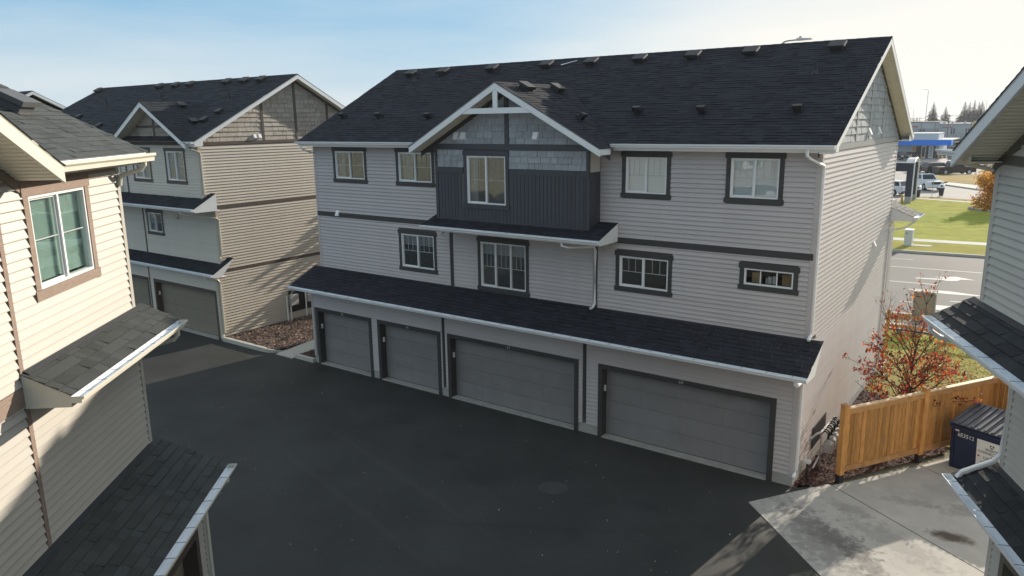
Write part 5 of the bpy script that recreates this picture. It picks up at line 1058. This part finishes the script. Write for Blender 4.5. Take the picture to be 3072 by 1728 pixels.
# ------------------------------------------------------------------ street furniture
def lamp_post(label, x, y, zt, arm, drop, head=.6, r=.09, group=None):
    th = thing('street_lamp', label, 'street lamp', (x, y, 0), 0, group); q = MB(); dx = arm; s = 1 if arm > 0 else -1
    pts = [(0, 0, 0), (0, 0, zt*.5), (0, 0, zt-abs(dx)*.45)]+[(dx*.45*(1-math.cos(t)), 0, zt-abs(dx)*.45+abs(dx)*.45*math.sin(t)) for t in (.4, .8, 1.2, 1.57)]+[(dx, 0, zt+drop)]
    q.tube(pts, [r, r*.75, r*.55, r*.5, r*.5, r*.45, r*.45, r*.4], 8); q.build('pole', mat('lamp_steel', (.30, .31, .33), .4, metal=.4), th, smooth=True)
    q = MB(); q.prism([(dx-s*.05, -.13, zt+drop-.05), (dx-s*.05, .13, zt+drop-.05), (dx-s*.05, .1, zt+drop+.08), (dx-s*.05, -.1, zt+drop+.08)], [(dx+s*head, -.1, zt+drop-.03), (dx+s*head, .1, zt+drop-.03), (dx+s*head, .06, zt+drop+.03), (dx+s*head, -.06, zt+drop+.03)]); q.build('lamp_head', M_grey, th)
    q = MB(); q.box(dx+s*.1-.05, dx+s*.1+.05, -.05, .05, zt+drop+.085, zt+drop+.15); q.build('photocell', M_grey, th)
lamp_post('curved steel street lamp rising behind the grey roof ridge', -6.95, 19.6, 12.80, .85, 0.02, .62, r=.085)
lamp_post('tall curved street lamp left of the distant spruces', -48.2, 380, 20.9, -2.0, -.2, .9, r=.16)
lamp_post('low curved street lamp beside the grey gable edge, left of the tall lamp', -56.0, 398, 12.9, -2.2, -.1, .8, r=.12)
lamp_post('curved street lamp right of the distant spruce clump', -26.1, 398, 15.7, -1.4, -.1, .8, r=.12)
def upole(label, x, y, h):
    th = thing('utility_pole', label, 'utility pole', (x, y, 0), 0, 'utility poles before the low grey building'); q = MB(); q.tube([(0, 0, 0), (0, 0, h)], [.17, .11], 8); q.build('pole', mat('pole_wood', (.14, .11, .09), .9), th)
    q = MB(); q.box(-1.0, 1.0, -.06, .06, h-.7, h-.55); q.build('crossarm', mat('pole_wood', (.14, .11, .09), .9), th)
    for k in (-.9, -.3, .3, .9): q = MB(); q.tube([(k, 0, h-.55), (k, 0, h-.35)], .05, 6); q.build('insulator', M_grey, th)
upole('utility pole standing in front of the store roof corner, left one of two', -33.3, 330, 9.5); upole('utility pole beside the yellow sign, right one of two', -25.5, 330, 9.0); upole('utility pole hidden in part by the grey gable, far left', -60, 330, 9.0)
for k, (a, b) in enumerate(((-60, -33.3), (-33.3, -25.5), (-25.5, -4))):
    for j in (-.9, .9):
        q = MB(); q.tube([(a+(b-a)*t+j*.3, 330, 9.0-1.2*math.sin(math.pi*t)*(abs(b-a)/30)+(.15 if j > 0 else 0)) for t in [i/10 for i in range(11)]], .035, 5); tag(q.build('power_line', M_dark), '%s sagging power line, %s wire, before the low distant building' % (('leftmost', 'middle', 'rightmost')[k], 'lower' if j < 0 else 'upper'), 'power line', 'power lines along the far road')
def bollard(label, x, y, z=0): 
    th = thing('bollard', label, 'bollard', (x, y, z), 0, 'yellow safety bollards'); q = MB(); q.tube([(0, 0, 0), (0, 0, .9), (0, 0, .95)], [.11, .11, .06], 10); q.build('post', mat('safety_yellow', (.65, .40, .03), .5), th, smooth=True)
bollard('yellow bollard at the foot of the navy gateway', -8.75, 71.5)
for x, l in ((-17.1, 'yellow bollard right of the store door'), (-16.5, 'yellow bollard furthest right by the store wall'), (-20.4, 'yellow bollard in front of the store door'), (-22.3, 'yellow bollard left of the store windows')): bollard(l, x, 169.5)
def litter(label, x, y):
    th = thing('litter_bin', label, 'litter bin', (x, y, .0), 0, 'litter bins by the drive'); q = MB(); q.prism([(-.2, -.2, .05), (.2, -.2, .05), (.2, .2, .05), (-.2, .2, .05)], [(-.28, -.28, .98), (.28, -.28, .98), (.28, .28, .98), (-.28, .28, .98)]); q.build('body', mat('bin_black', (.03, .032, .035), .5), th)
    q = MB(); q.prism([(-.32, -.32, .985), (.32, -.32, .985), (.32, .32, .985), (-.32, .32, .985)], [(-.24, -.24, 1.4), (.24, -.24, 1.4), (.24, .24, 1.4), (-.24, .24, 1.4)]); h = q.build('hood', M_white, th, bevel=.03)
    q = MB(); q.box(-.1, .1, -.30, -.27, 1.1, 1.28); q.build('opening', M_dark, h)
litter('white-topped litter bin between the navy gateway and the pickup truck', -8.2, 78.4); litter('white-topped litter bin in front of the pickup truck bumper', -6.25, 82.0)
th = thing('sign_post', 'thin steel post in the grass strip in front of the pickup truck', 'sign post', (-7.1, 81.3, 0)); q = MB(); q.tube([(0, 0, 0), (0, 0, 2.15)], .03, 6); q.build('post', M_grey, th)
th = thing('sign_post', 'thin post at the right edge of the tan grass island', 'sign post', (-4.1, 121.0, 0)); q = MB(); q.tube([(0, 0, 0), (0, 0, 2.0)], .04, 6); q.build('post', M_grey, th)
def gateway():
    th = thing('drive_gateway', 'navy gateway with white tube edges and louvred arch at the driveway', 'gateway', (0, 0, 0)); Mn = mat('gate_navy', (.018, .022, .05), .5)
    for nm, b in (('panel', (-12.4, -7.84, 70.95, 71.35, 3.46, 4.36)), ('leg', (-8.46, -7.84, 70.95, 71.35, .83, 3.459)), ('panel', (-12.4, -7.95, 74.5, 74.85, 3.46, 4.3)), ('leg', (-8.4, -7.95, 74.5, 74.85, .76, 3.459))):
        q = MB(); q.box(*b); q.build(nm, Mn, th)
    for b in ((-8.42, -7.82, 70.9, 71.4, 0, .829), (-8.38, -7.9, 74.4, 74.9, 0, .759)): q = MB(); q.box(*b); q.build('plinth', M_conc, th)
    for p in ([(-12.4, 70.9, 4.4), (-7.8, 70.9, 4.4), (-7.76, 70.9, 4.3), (-7.76, 70.9, .8)], [(-7.85, 74.6, .3), (-7.85, 74.6, 4.2), (-7.85, 74.1, 4.65), (-7.85, 73, 4.85), (-7.85, 72, 4.75), (-7.8, 71, 4.42)]): q = MB(); q.tube(p, .06, 8); q.build('edge_tube', M_white, th)
    for i in range(9):
        a0 = math.pi*i/9; a1 = math.pi*(i+.8)/9; q = MB(); P = lambda a, r: (72.8+math.cos(a)*1.8*r, 4.4+math.sin(a)*.45*r)
        q.prism([(-8.6, *P(a0, 1)), (-8.6, *P(a1, 1)), (-8.6, *P(a1, .95)), (-8.6, *P(a0, .95))], [(-7.9, *P(a0, 1)), (-7.9, *P(a1, 1)), (-7.9, *P(a1, .95)), (-7.9, *P(a0, .95))]); q.build('louvre', M_white, th)
gateway()

# ------------------------------------------------------------------ store and far building
def store():
    th = thing('store', 'white roadside store with bright blue canopy band and dark shop windows', 'store', (0, 0, 0)); Y = 172
    Mw = mat('store_white', (.50, .55, .60), .6, 2, .06, stretch=(6, 1, .2)); Mb = mat('store_blue', (.02, .22, .80), .7, spec=.1)
    q = MB(); q.box(-40, -17.44, Y, Y+14, 1.3, 4.0); q.build('wall', Mw, th); q = MB(); q.box(-40, -17.42, Y-.02, Y+14.02, -.05, 1.299); q.build('brick_base', mat('dark_brick', (.09, .085, .08), .8, 6, .3), th)
    q = MB(); q.box(-40, -14.9, Y-2.6, Y-2.0, 2.85, 3.97); q.box(-15.3, -14.9, Y-1.999, Y+1, 2.85, 3.97); q.build('canopy_band', Mb, th); q = MB(); q.box(-40, -14.92, Y-1.99, Y+13, 3.9, 4.08); q.build('roof', M_grey, th)
    q = MB(); q.box(-30, -17.7, Y+.2, Y+9, 4.081, 5.3); r = q.build('parapet', Mw, th); q = MB(); q.box(-30.1, -17.6, Y+.1, Y+9.1, 5.301, 5.4); q.build('coping', M_white, r)
    wd = mat('shop_glass', (.03, .035, .035), .15)
    for a, b, z0 in ((-21.85, -20.85, .8), (-19.85, -19.4, .8), (-18.4, -18.0, .8)): q = MB(); q.box(a, b, Y-.05, Y-.021, z0, 2.6); o = q.build('window', wd, th); 
    for a, b in ((-20.76, -19.95), (-19.33, -18.45)):
        q = MB()
        for e in ((a, a+.13, 0, 2.6), (b-.13, b, 0, 2.6), (a+.13, b-.13, 2.35, 2.6), (a+.13, b-.13, 0, .25)): q.box(e[0], e[1], Y-.09, Y-.03, e[2], e[3])
        d = q.build('door', M_white, th); q = MB(); q.box(a+.131, b-.131, Y-.06, Y-.04, .251, 2.349); q.build('pane', wd if a < -20 else mat('poster_white', (.5, .52, .5), .7, 3, .4), d)
    q = MB(); q.box(-22.55, -22.0, Y-.06, Y-.021, 1.5, 2.35); q.build('poster', mat('poster_orange', (.75, .35, .04), .6), th)
store()
def far_building():
    th = thing('low_building', 'long low pale blue-grey commercial building in the distance before the spruces', 'commercial building', (0, 0, 0)); Y = 347
    Mu = mat('panel_upper', (.36, .41, .46), .7, .3, .1); Ml = mat('panel_lower', (.25, .27, .32), .7, .3, .1)
    q = MB(); q.box(-90, -38.4, Y, Y+25, 3.75, 6.3); q.build('wall', Mu, th); q = MB(); q.box(-90, -38.4, Y-.03, Y+25, 0, 3.749); q.build('wall', Ml, th)
    q = MB(); q.box(-38.399, -8, Y-1.5, Y+25, 0, 5.6); q.build('wall', mat('panel_right', (.30, .35, .40), .7, .3, .12), th)
    q = MB(); q.box(-90, -38.4, Y-.3, Y+25, 6.301, 6.6); q.build('parapet', M_trimD, th); q = MB(); q.box(-38.4, -8, Y-1.8, Y+25, 5.601, 5.85); q.build('parapet', Mu, th)
    for x in (-45.6, -44.4, -38.95, -58, -52): q = MB(); q.box(x, x+.8, Y-.1, Y-.031, 2.7, 3.35); q.build('window', M_dark, th)
    for x in (-33.85, -32.9, -28.6, -27.7, -22, -21): q = MB(); q.box(x, x+.5, Y-1.6, Y-1.501, 1.5, 3.8); q.build('window', M_trimA, th)
    q = MB(); q.box(-37.2, -33.3, Y-1.58, Y-1.501, 3.85, 4.6); s = q.build('signboard', mat('sign_grey', (.3, .28, .3), .7), th)
    for i in range(8): q = MB(); q.box(-37.0+i*.46, -36.68+i*.46, Y-1.62, Y-1.581, 4.0, 4.45); q.build('letter', mat('sign_red', (.35, .08, .07), .7), s)
    q = MB(); q.prism([(-47.3+math.cos(a*.524)*1.3, Y-.09, 4.6+math.sin(a*.524)*.42) for a in range(12)], [(-47.3+math.cos(a*.524)*1.3, Y-.031, 4.6+math.sin(a*.524)*.42) for a in range(12)]); q.build('oval_sign', mat('sign_red', (.35, .08, .07), .7), th)
    q = MB(); q.box(-26.6, -24.2, Y-1.7, Y-1.501, 4.3, 6.2); q.build('yellow_sign', mat('sign_yellow', (.65, .42, .12), .6), th)
    for x in (-37.5, -34.5, -30, -26.5): q = MB(); q.box(x, x+.9, Y+3, Y+4, 5.851, 6.6); q.build('roof_unit', M_grey, th)
    for x in (-45.1, -39.9, -51): q = MB(); q.tube([(x, Y-.12, .1), (x, Y-.12, 6.2)], .1, 6); q.build('downspout', M_trimD, th)
far_building()

# ------------------------------------------------------------------ vehicles
def vehicle(label, cat, x, y, ang, col, kind='suv', group=None, z=0.0):
    th = thing('parked_'+cat.replace(' ', '_'), label, cat, (x, y, z), ang, group)
    Mb = mat('paint_%s' % '_'.join(str(int(c*100)) for c in col), col, .25, coat=.25); Mg = mat('car_glass', (.015, .02, .025), .05); Mt = mat('tyre', (.02, .02, .02), .8); Mr = mat('alloy', (.5, .5, .52), .3, metal=.6)
    if kind == 'pickup': L, W, belt, H, rw, gc = 5.9, 2.0, 1.22, 1.95, .42, .5; wx = (1.85, -1.85); prof = [(-2.95, .55), (-2.95, 1.2), (1.0, 1.24), (1.15, 1.24), (2.75, 1.12), (2.93, .95), (2.95, .5)]; cab = [(-.95, 1.24), (-.72, 1.9), (.45, 1.95), (1.15, 1.24)]
    elif kind == 'suv': L, W, belt, H, rw = 4.8, 1.9, 1.05, 1.75, .37; wx = (1.45, -1.45); prof = [(-2.4, .45), (-2.42, 1.05), (-2.3, 1.1), (1.0, 1.12), (2.1, 1.0), (2.38, .8), (2.4, .42)]; cab = [(-2.3, 1.1), (-2.0, 1.7), (.3, 1.75), (1.15, 1.12)]
    else: L, W, belt, H, rw = 4.6, 1.8, .95, 1.45, .33; wx = (1.4, -1.4); prof = [(-2.3, .4), (-2.32, .95), (-2.0, 1.0), (1.0, .98), (2.0, .85), (2.28, .65), (2.3, .38)]; cab = [(-1.7, .98), (-1.1, 1.42), (.1, 1.45), (1.0, .98)]
    full = [(prof[0][0], .35)]
    for cx in sorted(wx):
        full += [(cx-rw-.08, .35)]+[(cx-math.cos(t)*(rw+.07), rw+math.sin(t)*(rw+.07)) for t in (.3, .8, 1.3, 1.84, 2.34, 2.84)]+[(cx+rw+.08, .35)]
    full += [(prof[-1][0], .35)]+list(reversed(prof[1:-1]))
    q = MB(); h = W/2; q.prism([(a, -h, b) for a, b in full], [(a, h, b) for a, b in full]); q.build('body', Mb, th)
    q = MB(); wi, wt = h-.04, h-.24; lo, hi = (cab[0], cab[3]), (cab[1], cab[2])
    A = [(cab[0][0], -wi, cab[0][1]), (cab[1][0], -wt, cab[1][1]), (cab[2][0], -wt, cab[2][1]), (cab[3][0], -wi, cab[3][1])]; B_ = [(a, -b, c) for a, b, c in A]; q.prism(A, B_); q.build('cabin', Mb, th)
    def lerp(p, r, t): return tuple(p[i]+(r[i]-p[i])*t for i in range(3))
    for side in (A, B_):
        s = -1 if side is A else 1; p0, p1, p2, p3 = side; o = Vector((0, s*.012, .004)); b0, b1 = lerp(p0, p3, .05), lerp(p0, p3, .93); t0, t1 = lerp(p1, p2, .04), lerp(p1, p2, .96)
        for f0, f1 in (((0, .46), (.5, 1.0)) if kind == 'pickup' else ((0, .3), (.33, .63), (.66, 1))):
            q = MB(); cs = [lerp(lerp(b0, b1, f0), lerp(t0, t1, f0), .1), lerp(lerp(b0, b1, f1), lerp(t0, t1, f1), .1), lerp(lerp(b0, b1, f1), lerp(t0, t1, f1), .88), lerp(lerp(b0, b1, f0), lerp(t0, t1, f0), .88)]
            q.prism([tuple(Vector(c)+o) for c in cs], [tuple(Vector(c)-o) for c in cs]); q.build('side_window', Mg, th)
    for nm, (p, r, p2, r2) in (('windshield', (A[3], A[2], B_[3], B_[2])), ('rear_window', (A[0], A[1], B_[0], B_[1]))):
        q = MB(); sg = 1 if nm == 'windshield' else -1; o = Vector((sg*.012, 0, .012)); cs = [lerp(lerp(p, r, .08), lerp(p2, r2, .08), .06), lerp(lerp(p, r, .08), lerp(p2, r2, .08), .94), lerp(lerp(p, r, .9), lerp(p2, r2, .9), .92), lerp(lerp(p, r, .9), lerp(p2, r2, .9), .08)]
        q.prism([tuple(Vector(c)+o) for c in cs], [tuple(Vector(c)-o) for c in cs]); q.build(nm, Mg, th)
    for cx in wx:
        for s in (-1, 1):
            q = MB(); q.tube([(cx, s*(h-.24), rw), (cx, s*(h+.01), rw)], rw, 16); w_ = q.build('wheel', Mt, th); q = MB(); q.tube([(cx, s*(h-.05), rw), (cx, s*(h+.02), rw)], rw*.6, 12); q.build('rim', Mr, w_)
    fx, rx_ = prof[-1][0], prof[0][0]
    for s in (-1, 1):
        q = MB(); q.box(fx-.1, fx+.01, *sorted((s*(h-.42), s*(h-.04))), belt-.27, belt-.08); q.build('headlight', M_white, th); q = MB(); q.box(rx_-.03, rx_+.06, *sorted((s*(h-.18), s*(h-.02))), belt-.3, belt+.0); q.build('tail_light', mat('lamp_red', (.4, .02, .02), .3), th)
        q = MB(); q.box(cab[3][0]-.35, cab[3][0]-.2, *sorted((s*(h+.0), s*(h+.17))), cab[3][1]-.02, cab[3][1]+.15); q.build('mirror', Mb, th)
    q = MB(); q.box(fx-.05, fx+.03, -h+.45, h-.45, belt-.42, belt-.1); q.build('grille', M_dark, th); q = MB(); q.box(fx-.05, fx+.06, -h+.05, h-.05, .36, .52); q.build('bumper', mat('chrome', (.5, .5, .5), .3, metal=.7) if kind == 'pickup' else M_dark, th)
    q = MB(); q.box(rx_-.05, rx_+.05, -h+.05, h-.05, .38, .54); q.build('bumper', M_dark, th)
    if kind == 'pickup': q = MB(); q.box(-2.85, -1.0, -h+.12, h-.12, 1.1, 1.23); q.build('bed', M_dark, th)
AX = math.atan2(.588, .809); WHT = (.75, .76, .78); BLK = (.012, .013, .014); DGR = (.05, .055, .07)
vehicle('white pickup truck facing the road behind the litter bins', 'pickup truck', -9.2, 91.3, R(-58), WHT, 'pickup')
vehicle('white hatchback with red tail lights, half hidden by the grey wall beside the gateway', 'car', -12.1, 81.6, R(160), WHT, 'suv')
vehicle('black pickup truck parked furthest right in the dark row beyond the tan island', 'pickup truck', -9.0, 120.6, AX, BLK, 'pickup', z=0)
vehicle('black suv parked behind the black pickup truck, tail to the left', 'suv', -11.3, 122.2, AX, (.02, .022, .022), 'suv')
vehicle('dark grey minivan facing left at the left end of the dark row', 'minivan', -13.6, 124.4, AX+math.pi, DGR, 'suv')
vehicle('silver-white suv behind the black pickup truck', 'suv', -8.9, 129.5, AX, (.5, .52, .55), 'suv')
vehicle('dark grey suv by the painted bay lines at the right', 'suv', -3.6, 133.6, AX+math.pi, DGR, 'suv')
vehicle('black suv parked in the shade beside the store wall', 'suv', -23.2, 162.5, R(-60), (.02, .02, .03), 'suv')
vehicle('silver car beyond the right end of the blue canopy', 'car', -22.9, 226, AX, (.3, .3, .33), 'car')
vehicle('dark grey pickup truck right of the silver car beyond the canopy', 'pickup truck', -19.6, 227, AX, (.08, .085, .10), 'pickup')
vehicle('dark car in the far row just right of the blue canopy', 'car', -24.5, 262, AX, (.05, .03, .03), 'suv')
vehicle('dark green suv in the far row nearest the white gable edge', 'suv', -21.6, 266, AX, (.04, .05, .045), 'suv')
vehicle('red car glimpsed under the grey gutter end near the bollards', 'car', -15.2, 178, AX, (.3, .03, .04), 'car')

# ------------------------------------------------------------------ thin haze
hm = bpy.data.materials.new('haze_air'); hm.use_nodes = True; HN = hm.node_tree.nodes; HN.clear(); ho = HN.new('ShaderNodeOutputMaterial'); hv = HN.new('ShaderNodeVolumePrincipled'); hv.inputs['Density'].default_value = HAZE; hv.inputs['Color'].default_value = (.93, .95, 1, 1); hv.inputs['Anisotropy'].default_value = .2
hm.node_tree.links.new(hv.outputs[0], ho.inputs['Volume'])
q = MB(); q.box(-1510, 1510, -1510, 1510, -1.1, 32); tag(q.build('haze', hm), kind='stuff')
